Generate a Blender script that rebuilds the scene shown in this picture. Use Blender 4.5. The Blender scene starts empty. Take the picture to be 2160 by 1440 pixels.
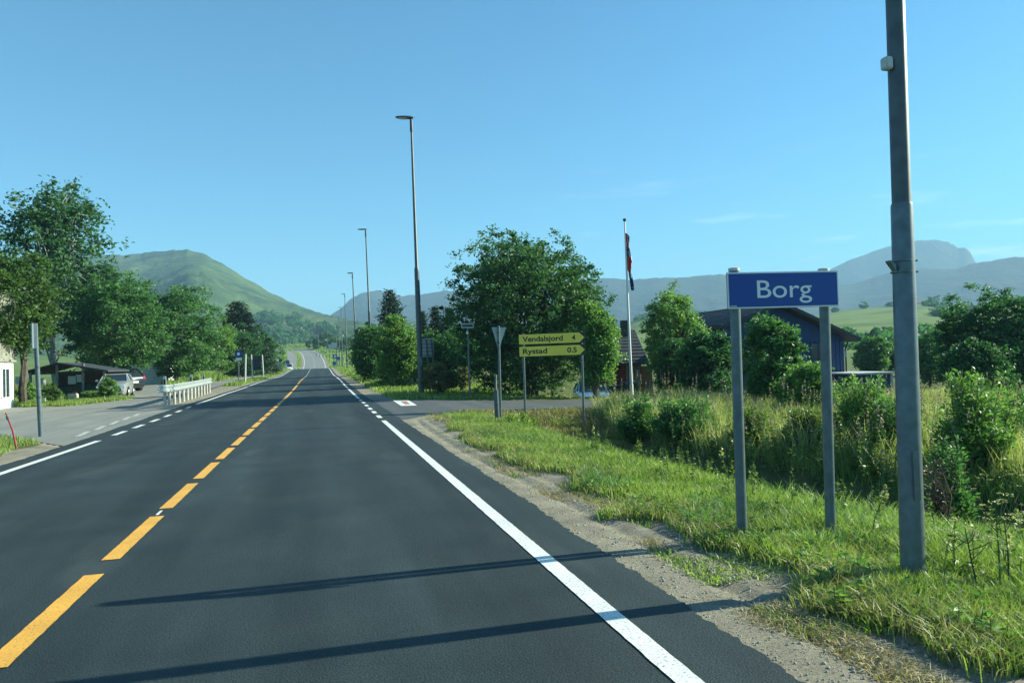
import bpy, bmesh, math, random
import numpy as np
from mathutils import Vector, Matrix
rng = np.random.default_rng(7)
random.seed(7)
S = bpy.context.scene
COL = S.collection
# ------------------------------------------------------------------ camera
F = 1560.0; EYE = 1.45
yaw = math.radians(14.61); pit = math.radians(1.42); rol = 0.033
fw = np.array([math.sin(yaw)*math.cos(pit), math.cos(yaw)*math.cos(pit), math.sin(pit)])
r0 = np.array([math.cos(yaw), -math.sin(yaw), 0.0]); u0 = np.cross(r0, fw)
cR = r0*math.cos(rol)-u0*math.sin(rol); cU = u0*math.cos(rol)+r0*math.sin(rol)
CAM = np.array([0.0, 0.0, EYE])
cd = bpy.data.cameras.new('camera'); cam = bpy.data.objects.new('camera', cd); COL.objects.link(cam)
cd.sensor_width = 36; cd.lens = 36*F/2160; cd.clip_start = 0.05; cd.clip_end = 20000
m = Matrix.Identity(4)
for i in range(3):
    m[i][0] = cR[i]; m[i][1] = cU[i]; m[i][2] = -fw[i]; m[i][3] = CAM[i]
cam.matrix_world = m
S.camera = cam
# ------------------------------------------------------------------ sky, sun, exposure
SUN_EL = math.radians(25.0); SUN_AZ = math.radians(90.0)      # azimuth from +Y towards +X
w = bpy.data.worlds.new('World'); S.world = w; w.use_nodes = True
nt = w.node_tree; nt.nodes.clear()
def wn(t, **k):
    n = nt.nodes.new(t)
    for a, b in k.items(): setattr(n, a, b)
    return n
out = wn('ShaderNodeOutputWorld'); bg = wn('ShaderNodeBackground'); bg.inputs[1].default_value = 0.073
sky = wn('ShaderNodeTexSky'); sky.sky_type = 'NISHITA'; sky.sun_disc = False
sky.sun_elevation = SUN_EL; sky.sun_rotation = SUN_AZ; sky.air_density = 1.0; sky.dust_density = 0.3; sky.ozone_density = 1.6
tint = wn('ShaderNodeMix', data_type='RGBA', blend_type='MULTIPLY'); tint.inputs[0].default_value = 1.0
tint.inputs[7].default_value = (0.31, 0.80, 1.0, 1)
nt.links.new(sky.outputs[0], tint.inputs[6])
# thin cirrus wisps low in the sky
tc = wn('ShaderNodeTexCoord'); mp = wn('ShaderNodeMapping'); mp.inputs['Scale'].default_value = (3.0, 3.0, 26.0)
mp.inputs['Rotation'].default_value = (0.05, -0.06, 0.0)
nz = wn('ShaderNodeTexNoise'); nz.inputs['Scale'].default_value = 2.3; nz.inputs['Detail'].default_value = 6
cr = wn('ShaderNodeValToRGB'); cr.color_ramp.elements[0].position = 0.56; cr.color_ramp.elements[1].position = 0.74
cr.color_ramp.elements[1].color = (0.30, 0.30, 0.30, 1)
sp = wn('ShaderNodeSeparateXYZ'); band = wn('ShaderNodeMapRange'); band.inputs[1].default_value = 0.26; band.inputs[2].default_value = 0.12
mul = wn('ShaderNodeMath', operation='MULTIPLY')
cl = wn('ShaderNodeMix', data_type='RGBA', blend_type='MIX'); cl.inputs[7].default_value = (9.5, 10.5, 11, 1)
L = nt.links.new
L(tc.outputs['Generated'], mp.inputs[0]); L(mp.outputs[0], nz.inputs[0]); L(nz.outputs[0], cr.inputs[0])
L(tc.outputs['Generated'], sp.inputs[0]); L(sp.outputs[2], band.inputs[0]); L(cr.outputs[0], mul.inputs[0]); L(band.outputs[0], mul.inputs[1])
bx_ = wn('ShaderNodeMapRange'); bx_.inputs[1].default_value = .22; bx_.inputs[2].default_value = .40; m2_ = wn('ShaderNodeMath', operation='MULTIPLY'); L(sp.outputs[0], bx_.inputs[0]); L(bx_.outputs[0], m2_.inputs[0]); L(mul.outputs[0], m2_.inputs[1]); L(m2_.outputs[0], cl.inputs[0]); L(tint.outputs[2], cl.inputs[6]); L(cl.outputs[2], bg.inputs[0]); L(bg.outputs[0], out.inputs[0])
sl = bpy.data.lights.new('sun', 'SUN'); sl.energy = 5.0; sl.angle = math.radians(0.5); sl.color = (0.98, 1.0, 0.76)
so = bpy.data.objects.new('sun', sl); COL.objects.link(so)
sd = Vector((math.sin(SUN_AZ)*math.cos(SUN_EL), math.cos(SUN_AZ)*math.cos(SUN_EL), math.sin(SUN_EL)))
so.rotation_euler = sd.to_track_quat('Z', 'Y').to_euler(); so.location = sd*60
S.view_settings.view_transform = 'Standard'; S.view_settings.look = 'None'
S.view_settings.exposure = 1.36; S.view_settings.gamma = 1.0; S.view_settings.use_curve_mapping = False
S.cycles.max_bounces = 6; S.cycles.diffuse_bounces = 3; S.cycles.glossy_bounces = 2; S.cycles.transmission_bounces = 3
S.cycles.transparent_max_bounces = 6; S.cycles.volume_bounces = 0

# ------------------------------------------------------------------ helpers
def tag(o, label=None, cat=None, group=None, kind=None):
    if label: o['label'] = label
    if cat: o['category'] = cat
    if group: o['group'] = group
    if kind: o['kind'] = kind
    return o
def link(name, me, parent=None, loc=None):
    o = bpy.data.objects.new(name, me); COL.objects.link(o)
    if parent: o.parent = parent
    if loc is not None: o.location = loc
    return o
def empty(name, loc, label, cat, group=None, rz=0.0):
    o = bpy.data.objects.new(name, None); o.empty_display_size = 0.2; COL.objects.link(o)
    o.location = loc; o.rotation_euler = (0, 0, rz)
    return tag(o, label, cat, group)
def np_mesh(name, V, Fc, mats=None, smooth=False, rnd=None, midx=None):
    """V (n,3), Fc (m,k) constant k"""
    V = np.asarray(V, dtype=np.float32); Fc = np.asarray(Fc, dtype=np.int32)
    me = bpy.data.meshes.new(name); n, k = Fc.shape
    me.vertices.add(len(V)); me.vertices.foreach_set('co', V.ravel())
    me.loops.add(n*k); me.loops.foreach_set('vertex_index', Fc.ravel())
    me.polygons.add(n); me.polygons.foreach_set('loop_start', np.arange(0, n*k, k, dtype=np.int32))
    me.polygons.foreach_set('loop_total', np.full(n, k, dtype=np.int32))
    if smooth: me.polygons.foreach_set('use_smooth', np.ones(n, dtype=bool))
    if midx is not None: me.polygons.foreach_set('material_index', np.asarray(midx, dtype=np.int32))
    if rnd is not None:
        a = me.attributes.new('rnd', 'FLOAT', 'FACE'); a.data.foreach_set('value', np.asarray(rnd, dtype=np.float32))
    me.update(calc_edges=True)
    for mt in (mats if isinstance(mats, (list, tuple)) else [mats]):
        if mt: me.materials.append(mt)
    return me
class MB:
    """collects shapes, then one mesh"""
    def __init__(s): s.v = []; s.f = []; s.m = []
    def add(s, vs, fs, mi=0):
        o = len(s.v); s.v += [tuple(v) for v in vs]; s.f += [tuple(i+o for i in f) for f in fs]; s.m += [mi]*len(fs)
    def box(s, c, d, rz=0.0, mi=0, mat=None):
        x, y, z = [q/2 for q in d]; co, si = math.cos(rz), math.sin(rz)
        vs = []
        for a in (-x, x):
            for b in (-y, y):
                for e in (-z, z):
                    vs.append((c[0]+a*co-b*si, c[1]+a*si+b*co, c[2]+e))
        s.add(vs, [(0,1,3,2),(4,6,7,5),(0,4,5,1),(2,3,7,6),(0,2,6,4),(1,5,7,3)], mi)
    def tube(s, pts, rad, n=8, mi=0, cap=True):
        pts = [Vector(p) for p in pts]
        if not isinstance(rad, (list, tuple)): rad = [rad]*len(pts)
        vs = []; fs = []
        for i, p in enumerate(pts):
            t = (pts[min(i+1, len(pts)-1)]-pts[max(i-1, 0)])
            if t.length < 1e-9: t = Vector((0, 0, 1))
            t.normalize()
            a = t.cross(Vector((0.0, 1.0, 0.0)) if abs(t.y) < .9 else Vector((1.0, 0, 0))).normalized(); b = t.cross(a)
            for k in range(n):
                an = 2*math.pi*k/n; vs.append(p+(a*math.cos(an)+b*math.sin(an))*rad[i])
        for i in range(len(pts)-1):
            for k in range(n):
                fs.append((i*n+k, i*n+(k+1) % n, (i+1)*n+(k+1) % n, (i+1)*n+k))
        if cap: fs.append(tuple(range(n))[::-1]); fs.append(tuple((len(pts)-1)*n+k for k in range(n)))
        s.add(vs, fs, mi)
    def prism(s, poly, axis, lo, hi, mi=0):
        """poly list of 2d points in the plane perpendicular to axis ('x','y','z')"""
        def mk(p, t):
            return {'x': (t, p[0], p[1]), 'y': (p[0], t, p[1]), 'z': (p[0], p[1], t)}[axis]
        n = len(poly); vs = [mk(p, lo) for p in poly]+[mk(p, hi) for p in poly]
        fs = [tuple(range(n)), tuple(range(2*n-1, n-1, -1))]+[(i, i+n, (i+1) % n+n, (i+1) % n) for i in range(n)]
        s.add(vs, fs, mi)
    def build(s, name, mats, parent=None, loc=None, smooth=False, bevel=0.0):
        me = bpy.data.meshes.new(name); me.from_pydata(s.v, [], s.f)
        for mt in (mats if isinstance(mats, (list, tuple)) else [mats]): me.materials.append(mt)
        me.polygons.foreach_set('material_index', s.m)
        bm = bmesh.new(); bm.from_mesh(me); bmesh.ops.recalc_face_normals(bm, faces=bm.faces)
        if bevel: bmesh.ops.bevel(bm, geom=bm.edges[:], offset=bevel, segments=2, affect='EDGES', clamp_overlap=True)
        bm.to_mesh(me); bm.free()
        if smooth:
            me.polygons.foreach_set('use_smooth', [True]*len(me.polygons))
            try: me.set_sharp_from_angle(angle=math.radians(40))
            except Exception: pass
        return link(name, me, parent, loc)
def copy_tree(o, parent=None):
    c = o.copy(); COL.objects.link(c); c.parent = parent
    for ch in list(o.children): copy_tree(ch, c)
    return c
def interp(x, xs, ys): return np.interp(x, xs, ys)
def smooth_interp(x, xs, ys):
    """monotone-ish cubic through table"""
    x = np.asarray(x, dtype=float); xs = np.array(xs, float); ys = np.array(ys, float)
    d = np.diff(ys)/np.diff(xs); mm = np.zeros_like(ys); mm[1:-1] = np.where(d[:-1]*d[1:] > 0, (d[:-1]+d[1:])/2, 0)
    i = np.clip(np.searchsorted(xs, x)-1, 0, len(xs)-2); h = xs[i+1]-xs[i]; t = np.clip((x-xs[i])/h, 0, 1)
    return (2*t**3-3*t**2+1)*ys[i]+(t**3-2*t**2+t)*h*mm[i]+(-2*t**3+3*t**2)*ys[i+1]+(t**3-t**2)*h*mm[i+1]
def sstep(a, b, x): t = np.clip((np.asarray(x, float)-a)/(b-a), 0, 1); return t*t*(3-2*t)
# value noise
_P = np.random.default_rng(3).random((256, 256))
def vnoise(x, y):
    x = np.asarray(x, float); y = np.asarray(y, float)
    xi = np.floor(x).astype(int); yi = np.floor(y).astype(int); fx = x-xi; fy = y-yi
    fx = fx*fx*(3-2*fx); fy = fy*fy*(3-2*fy)
    g = lambda a, b: _P[a % 256, b % 256]
    return (g(xi, yi)*(1-fx)+g(xi+1, yi)*fx)*(1-fy)+(g(xi, yi+1)*(1-fx)+g(xi+1, yi+1)*fx)*fy-0.5
def fbm(x, y, o=4, s=1.0):
    r = 0; a = 1.0
    for k in range(o): r = r+a*vnoise(x*s+17*k, y*s+31*k); a *= .5; s *= 2.03
    return r
# ------------------------------------------------------------------ terrain functions
ZY = [-60, 0, 33, 50, 63, 95, 125, 142, 165, 190, 218, 250, 276, 310, 350, 372, 400, 450, 520, 700, 6000]
ZZ = [0, 0, 0, .08, .24, .36, .85, 1.02, .6, .2, .62, 3.0, 5.2, 7.3, 9.5, 9.9, 9.3, 7.0, 6, 8, 8]
XCY = [-60, 230, 286, 321, 340, 352, 364, 376, 390, 410, 460, 520, 6000]
XCX = [0, 0, -1.6, -4.2, -8.0, -12.5, -19.5, -30, -46, -70, -120, -150, -150]
def zroad(y): return smooth_interp(y, ZY, ZZ)
def xoff(y): return smooth_interp(y, XCY, XCX)
DY = [0, 7.4, 10, 15, 18, 21]; DX = [8.8, 7.0, 6.5, 6.1, 6.4, 6.9]
def ditchx(y): return interp(y, DY, DX)
def terrain(x, y):
    x = np.asarray(x, float); y = np.asarray(y, float)
    xr = x-xoff(y)
    z = zroad(y)
    fade = 1-sstep(60, 140, y)
    z = z-0.042*np.clip(xr-4, 0, 30)*fade - 0.02*np.clip(xr-34, 0, 60)*fade
    dx = ditchx(y); k = 1-sstep(19.0, 22.6, y)
    s = sstep(3.6, 1.0, x*0+0)  # unused
    z = z-k*.07*sstep(3.0, 3.9, x)
    near = sstep(4.0, dx, x)*(1-sstep(dx+0.3, dx+2.6, x))
    z = z-k*0.68*near
    z = z-k*0.22*sstep(dx+1, dx+4, x)*(1-sstep(14, 26, x))
    # bank on the right of the far road, ground either side of the dip
    z = z-.9*sstep(30.0, 33.5, y)*(1-sstep(50, 62, y))*sstep(9.5, 11.5, x)*(1-sstep(40, 60, x))
    bank = sstep(150, 300, y)*(1-sstep(420, 520, y))
    z = z+bank*3.2*sstep(7, 34, xr)
    z = z+1.2*sstep(100, 150, y)*(1-sstep(160, 230, y))*0
    return z
def hz(x): return 772.07-0.033*(x-674.7)
def ray(px, py): return fw+cR*(px-1080)/F-cU*(py-720)/F
def G(px, py, dmax=600):
    d = ray(px, py); t = 1.0
    while t < dmax:
        p = CAM+d*t
        if p[2] <= float(terrain(p[0], p[1])): break
        t *= 1.006
    return Vector((p[0], p[1], float(terrain(p[0], p[1]))))
def W(px, depth):
    p = CAM+ray(px, hz(px))*depth
    return Vector((p[0], p[1], float(terrain(p[0], p[1]))))
def at_y(px, py, Y):
    d = ray(px, py); return Vector(CAM+d*(Y/d[1]))
def at_d(px, py, depth): return Vector(CAM+ray(px, py)*depth)

# ------------------------------------------------------------------ materials
def newmat(name):
    mt = bpy.data.materials.new(name); mt.use_nodes = True; return mt, mt.node_tree, mt.node_tree.nodes['Principled BSDF']
def NM(t, ty, **k):
    n = t.nodes.new(ty)
    for a, b in k.items():
        if a.startswith('i_'):
            n.inputs[int(a[2:])].default_value = b
        else: setattr(n, a, b)
    return n
def solid(name, c, rough=.6, metal=0.0, spec=.5, var=0.15, scale=6.0, bump=0.0, coat=0.0):
    mt, t, b = newmat(name)
    tc = NM(t, 'ShaderNodeTexCoord'); n = NM(t, 'ShaderNodeTexNoise'); n.inputs['Scale'].default_value = scale; n.inputs['Detail'].default_value = 5
    r = NM(t, 'ShaderNodeValToRGB'); r.color_ramp.elements[0].position = .3; r.color_ramp.elements[1].position = .7
    r.color_ramp.elements[0].color = (*[q*(1-var) for q in c], 1); r.color_ramp.elements[1].color = (*[min(1, q*(1+var)) for q in c], 1)
    t.links.new(tc.outputs['Object'], n.inputs[0]); t.links.new(n.outputs[0], r.inputs[0]); t.links.new(r.outputs[0], b.inputs['Base Color'])
    b.inputs['Roughness'].default_value = rough; b.inputs['Metallic'].default_value = metal; b.inputs['Specular IOR Level'].default_value = spec
    b.inputs['Coat Weight'].default_value = coat
    if bump:
        bp = NM(t, 'ShaderNodeBump'); bp.inputs['Strength'].default_value = bump; bp.inputs['Distance'].default_value = .01
        t.links.new(n.outputs[0], bp.inputs['Height']); t.links.new(bp.outputs[0], b.inputs['Normal'])
    return mt
def leafmat(name, dark, light, trans=.42, rough=.5, spec=.35, nscale=.6):
    mt, t, b = newmat(name)
    at = NM(t, 'ShaderNodeAttribute', attribute_name='rnd')
    tc = NM(t, 'ShaderNodeTexCoord'); n = NM(t, 'ShaderNodeTexNoise'); n.inputs['Scale'].default_value = nscale; n.inputs['Detail'].default_value = 3
    t.links.new(tc.outputs['Object'], n.inputs[0])
    a = NM(t, 'ShaderNodeMath', operation='MULTIPLY_ADD'); a.inputs[1].default_value = .6; t.links.new(at.outputs['Fac'], a.inputs[0])
    s = NM(t, 'ShaderNodeMapRange'); s.inputs[1].default_value = .35; s.inputs[2].default_value = .65; s.inputs[3].default_value = 0; s.inputs[4].default_value = .4
    t.links.new(n.outputs[0], s.inputs[0]); t.links.new(s.outputs[0], a.inputs[2])
    mx = NM(t, 'ShaderNodeMix', data_type='RGBA'); mx.inputs[6].default_value = (*dark, 1); mx.inputs[7].default_value = (*light, 1)
    t.links.new(a.outputs[0], mx.inputs[0]); t.links.new(mx.outputs[2], b.inputs['Base Color'])
    b.inputs['Roughness'].default_value = rough; b.inputs['Specular IOR Level'].default_value = spec
    if trans:
        tr = NM(t, 'ShaderNodeBsdfTranslucent'); ms = NM(t, 'ShaderNodeMixShader'); ms.inputs[0].default_value = trans
        hs = NM(t, 'ShaderNodeMix', data_type='RGBA', blend_type='MULTIPLY'); hs.inputs[0].default_value = 1; hs.inputs[7].default_value = (1.25, 1.38, .6, 1)
        t.links.new(mx.outputs[2], hs.inputs[6]); t.links.new(hs.outputs[2], tr.inputs[0])
        t.links.new(b.outputs[0], ms.inputs[1]); t.links.new(tr.outputs[0], ms.inputs[2])
        t.links.new(ms.outputs[0], t.nodes['Material Output'].inputs['Surface'])
    return mt
LG = (.010, .045, .016)
M = {}
M['leaf_dark'] = leafmat('leaf_dark', (0.021, 0.093, 0.045), (0.085, 0.189, 0.076))
M['leaf_mid'] = leafmat('leaf_mid', (0.030, 0.120, 0.051), (0.134, 0.262, 0.091))
M['leaf_big'] = leafmat('leaf_big', (.020, .085, .040), (.10, .20, .080))
M['leaf_light'] = leafmat('leaf_light', (0.060, 0.173, 0.057), (0.220, 0.354, 0.104))
M['leaf_yellow'] = leafmat('leaf_yellow', (.035, .090, .030), (.12, .21, .060))
M['leaf_grey'] = leafmat('leaf_grey', (.030, .100, .058), (.095, .20, .10))
M['leaf_brown'] = leafmat('leaf_brown', (.075, .090, .040), (.30, .29, .14))
M['needle'] = leafmat('needle', (.010, .032, .020), (.035, .070, .032), trans=.1)
M['grass'] = leafmat('grass', (.080, .155, .040), (.34, .43, .115), trans=.4, nscale=1.1)
M['grass_tall'] = leafmat('grass_tall', (0.120, 0.225, 0.063), (0.366, 0.439, 0.159), trans=.4, nscale=.5)
M['grass_dry'] = leafmat('grass_dry', (.22, .17, .075), (.50, .42, .22), trans=.2, nscale=2)
M['straw_mix'] = leafmat('straw_mix', (.16, .16, .06), (.42, .38, .19), trans=.3, nscale=2)
M['meadow'] = leafmat('meadow', (.15, .20, .08), (.50, .49, .26), trans=.4, nscale=.35)
M['grass_mixed'] = leafmat('grass_mixed', (.16, .13, .06), (.19, .22, .07), trans=.3, nscale=.8)
M['weed'] = leafmat('weed', (0.075, 0.143, 0.045), (0.207, 0.268, 0.073), trans=.35, nscale=.4)
M['flower'] = leafmat('flower', (.22, .15, .17), (.38, .30, .31), trans=.3)
M['umbel'] = leafmat('umbel', (.30, .32, .14), (.55, .55, .32), trans=.3)
M['purple_leaf'] = leafmat('purple_leaf', (.050, .035, .045), (.12, .10, .09), trans=.2)
M['bark'] = solid('bark', (.085, .070, .055), .9, var=.4, scale=5, bump=.6)
M['birch_bark'] = solid('birch_bark', (.30, .29, .26), .85, var=.45, scale=6, bump=.3)
M['galv'] = solid('galvanised_steel', (.105, .140, .155), .36, .2, var=.22, scale=14, bump=.05)
M['galv_dull'] = solid('weathered_steel', (.075, .092, .10), .45, .2, var=.25, scale=9, bump=.08)
M['dark_metal'] = solid('dark_metal', (.045, .055, .065), .5, .4, var=.15)
M['rail'] = solid('rail_steel', (.48, .53, .53), .38, .5, var=.12, scale=3)
M['white'] = solid('white_paint', (.78, .78, .76), .5, var=.05, scale=2)
M['offwhite'] = solid('grey_white_board', (.50, .52, .50), .6, var=.08, scale=3)
M['black'] = solid('black_plastic', (.012, .013, .015), .45, var=.1)
M['wood_dark'] = solid('dark_wood', (.055, .045, .035), .85, var=.35, scale=8, bump=.3)
M['wood_and_shade_grey'] = solid('grey_boards_and_wall_shade', (.22, .22, .19), .85, var=.35, scale=6, bump=.3)
M['wood_red'] = solid('red_boards', (.30, .040, .030), .8, var=.25, scale=4, bump=.2)
M['wood_ochre'] = solid('ochre_boards', (.26, .15, .06), .8, var=.2, scale=4, bump=.2)
M['wood_blue'] = solid('blue_boards', (.010, .044, .13), .7, var=.12, scale=3, bump=.1)
M['roof'] = solid('roof_tile', (.035, .040, .050), .75, var=.3, scale=5, bump=.3)
M['sign_blue'] = solid('sign_blue', (.004, .055, .29), .38, var=.03, scale=2)
M['sign_yellow'] = solid('sign_yellow', (.92, .66, .075), .40, var=.05, scale=2)
M['sign_white'] = solid('sign_white', (.82, .82, .80), .40, var=.04, scale=2)
M['sign_back'] = solid('sign_back', (.40, .42, .42), .5, .4, var=.12, scale=4)
M['red_stick'] = solid('red_plastic', (.24, .018, .03), .45, var=.2, scale=5)
M['glass'] = solid('dark_glass', (.02, .03, .04), .08, var=.1)
M['tyre'] = solid('tyre', (.02, .02, .02), .85, var=.1)
M['rim'] = solid('rim', (.5, .5, .5), .35, .8, var=.05)
M['car_silver'] = solid('silver_paint', (.42, .45, .47), .30, .5, var=.03, coat=.6)
M['car_dark'] = solid('dark_car_paint', (.022, .028, .040), .25, .3, var=.05, coat=.7)
M['car_white'] = solid('white_car_paint', (.75, .76, .75), .3, 0, var=.03, coat=.6)
M['car_blue'] = solid('pale_blue_car_paint', (.20, .30, .42), .3, .4, var=.03, coat=.6)
M['lamp_red'] = solid('red_lamp', (.45, .02, .02), .25, var=.05)
M['lamp_clear'] = solid('clear_lamp', (.7, .72, .72), .15, var=.05)
M['bin'] = solid('bin_plastic', (.020, .050, .045), .5, var=.15)
M['pebble'] = solid('pebble', (.36, .34, .29), .9, var=.3, scale=6)
M['stone'] = solid('pale_stone', (.45, .43, .38), .9, var=.2, scale=6, bump=.3)

def asphalt(name, c, var, rough, lanes=0.0, spec=.45):
    mt, t, b = newmat(name)
    tc = NM(t, 'ShaderNodeTexCoord')
    def noise(sc, det=4, vec=None):
        n = NM(t, 'ShaderNodeTexNoise'); n.inputs['Scale'].default_value = sc; n.inputs['Detail'].default_value = det
        t.links.new(vec or tc.outputs['Object'], n.inputs[0]); return n.outputs[0]
    mpn = NM(t, 'ShaderNodeMapping'); mpn.inputs['Scale'].default_value = (1.6, .12, 1); t.links.new(tc.outputs['Object'], mpn.inputs[0])
    fine = noise(95, 3); med = noise(1.1, 6); streak = noise(1.3, 5, mpn.outputs[0])
    def mr(v, a, b2, lo, hi):
        n = NM(t, 'ShaderNodeMapRange'); n.inputs[1].default_value = a; n.inputs[2].default_value = b2; n.inputs[3].default_value = lo; n.inputs[4].default_value = hi
        t.links.new(v, n.inputs[0]); return n.outputs[0]
    def mth(op, x, y):
        n = NM(t, 'ShaderNodeMath', operation=op)
        for i, q in enumerate((x, y)):
            if isinstance(q, float): n.inputs[i].default_value = q
            else: t.links.new(q, n.inputs[i])
        return n.outputs[0]
    f = mth('MULTIPLY', mr(fine, .25, .75, 1-var*1.6, 1+var*1.9), mr(med, .3, .7, 1-var*.45, 1+var*.45))
    f = mth('MULTIPLY', f, mr(streak, .35, .75, 1-var*.5, 1+var*.9))
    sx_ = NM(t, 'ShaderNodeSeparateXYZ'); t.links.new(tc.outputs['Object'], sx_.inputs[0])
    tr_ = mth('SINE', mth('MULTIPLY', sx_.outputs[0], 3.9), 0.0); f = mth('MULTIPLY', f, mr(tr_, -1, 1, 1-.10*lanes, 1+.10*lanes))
    # dusty spots, thin pale scuffs and a few tar seams
    vor = NM(t, 'ShaderNodeTexVoronoi'); vor.inputs['Scale'].default_value = 38; t.links.new(tc.outputs['Object'], vor.inputs[0])
    f = mth('MULTIPLY', f, mr(vor.outputs['Distance'], .05, .16, 1+var*1.6, 1.0))
    mx = NM(t, 'ShaderNodeMix', data_type='RGBA', blend_type='MULTIPLY'); mx.inputs[0].default_value = 1; mx.inputs[6].default_value = (*c, 1)
    cmb = NM(t, 'ShaderNodeCombineColor')
    for i in range(3): t.links.new(f, cmb.inputs[i])
    t.links.new(cmb.outputs[0], mx.inputs[7])
    mpd = NM(t, 'ShaderNodeMapping'); mpd.inputs['Scale'].default_value = (1.5, .30, 1); t.links.new(tc.outputs['Object'], mpd.inputs[0]); dust = noise(.9, 8, mpd.outputs[0]); dm = mr(dust, .60, .80, 0.0, .20*max(lanes, .3))
    mx2 = NM(t, 'ShaderNodeMix', data_type='RGBA'); mx2.inputs[7].default_value = (.20, .20, .19, 1)
    t.links.new(dm, mx2.inputs[0]); t.links.new(mx.outputs[2], mx2.inputs[6])
    t.links.new(mx2.outputs[2], b.inputs['Base Color'])
    rr = mr(med, .3, .7, rough-.06, rough+.08); t.links.new(rr, b.inputs['Roughness']); b.inputs['Specular IOR Level'].default_value = spec
    bp = NM(t, 'ShaderNodeBump'); bp.inputs['Strength'].default_value = .6; bp.inputs['Distance'].default_value = .007
    t.links.new(fine, bp.inputs['Height']); t.links.new(bp.outputs[0], b.inputs['Normal'])
    return mt
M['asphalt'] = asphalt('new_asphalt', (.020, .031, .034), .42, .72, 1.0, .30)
M['asphalt_old'] = asphalt('old_asphalt', (.19, .19, .185), .15, .8)
M['asphalt_side'] = asphalt('side_asphalt', (.075, .082, .085), .22, .72)
M['asphalt_lot'] = asphalt('lot_asphalt', (.20, .20, .185), .20, .85)
def paint(name, c, wear):
    mt, t, b = newmat(name)
    tc = NM(t, 'ShaderNodeTexCoord'); n = NM(t, 'ShaderNodeTexNoise'); n.inputs['Scale'].default_value = 55; n.inputs['Detail'].default_value = 5; n.inputs['Roughness'].default_value = .7
    n2 = NM(t, 'ShaderNodeTexNoise'); n2.inputs['Scale'].default_value = 3; n2.inputs['Detail'].default_value = 4
    t.links.new(tc.outputs['Object'], n.inputs[0]); t.links.new(tc.outputs['Object'], n2.inputs[0])
    r = NM(t, 'ShaderNodeValToRGB'); e = r.color_ramp.elements
    e[0].position = wear; e[0].color = (*[q*.35+.02 for q in c], 1); e[1].position = wear+.10; e[1].color = (*c, 1)
    t.links.new(n.outputs[0], r.inputs[0])
    mx = NM(t, 'ShaderNodeMix', data_type='RGBA', blend_type='MULTIPLY'); mx.inputs[0].default_value = 1
    mr = NM(t, 'ShaderNodeMapRange'); mr.inputs[1].default_value = .3; mr.inputs[2].default_value = .7; mr.inputs[3].default_value = .85; mr.inputs[4].default_value = 1.05
    t.links.new(n2.outputs[0], mr.inputs[0]); t.links.new(r.outputs[0], mx.inputs[6]); t.links.new(mr.outputs[0], mx.inputs[7])
    t.links.new(mx.outputs[2], b.inputs['Base Color']); b.inputs['Roughness'].default_value = .6
    bp = NM(t, 'ShaderNodeBump'); bp.inputs['Strength'].default_value = .4; bp.inputs['Distance'].default_value = .004
    t.links.new(n.outputs[0], bp.inputs['Height']); t.links.new(bp.outputs[0], b.inputs['Normal'])
    return mt
M['paint_white'] = paint('road_paint_white', (.78, .78, .74), .37)
M['paint_yellow'] = paint('road_paint_yellow', (.80, .40, .055), .36)
M['paint_old'] = paint('road_paint_old', (.55, .56, .53), .42)
M['paint_red'] = paint('road_paint_red', (.55, .22, .16), .40)

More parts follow.
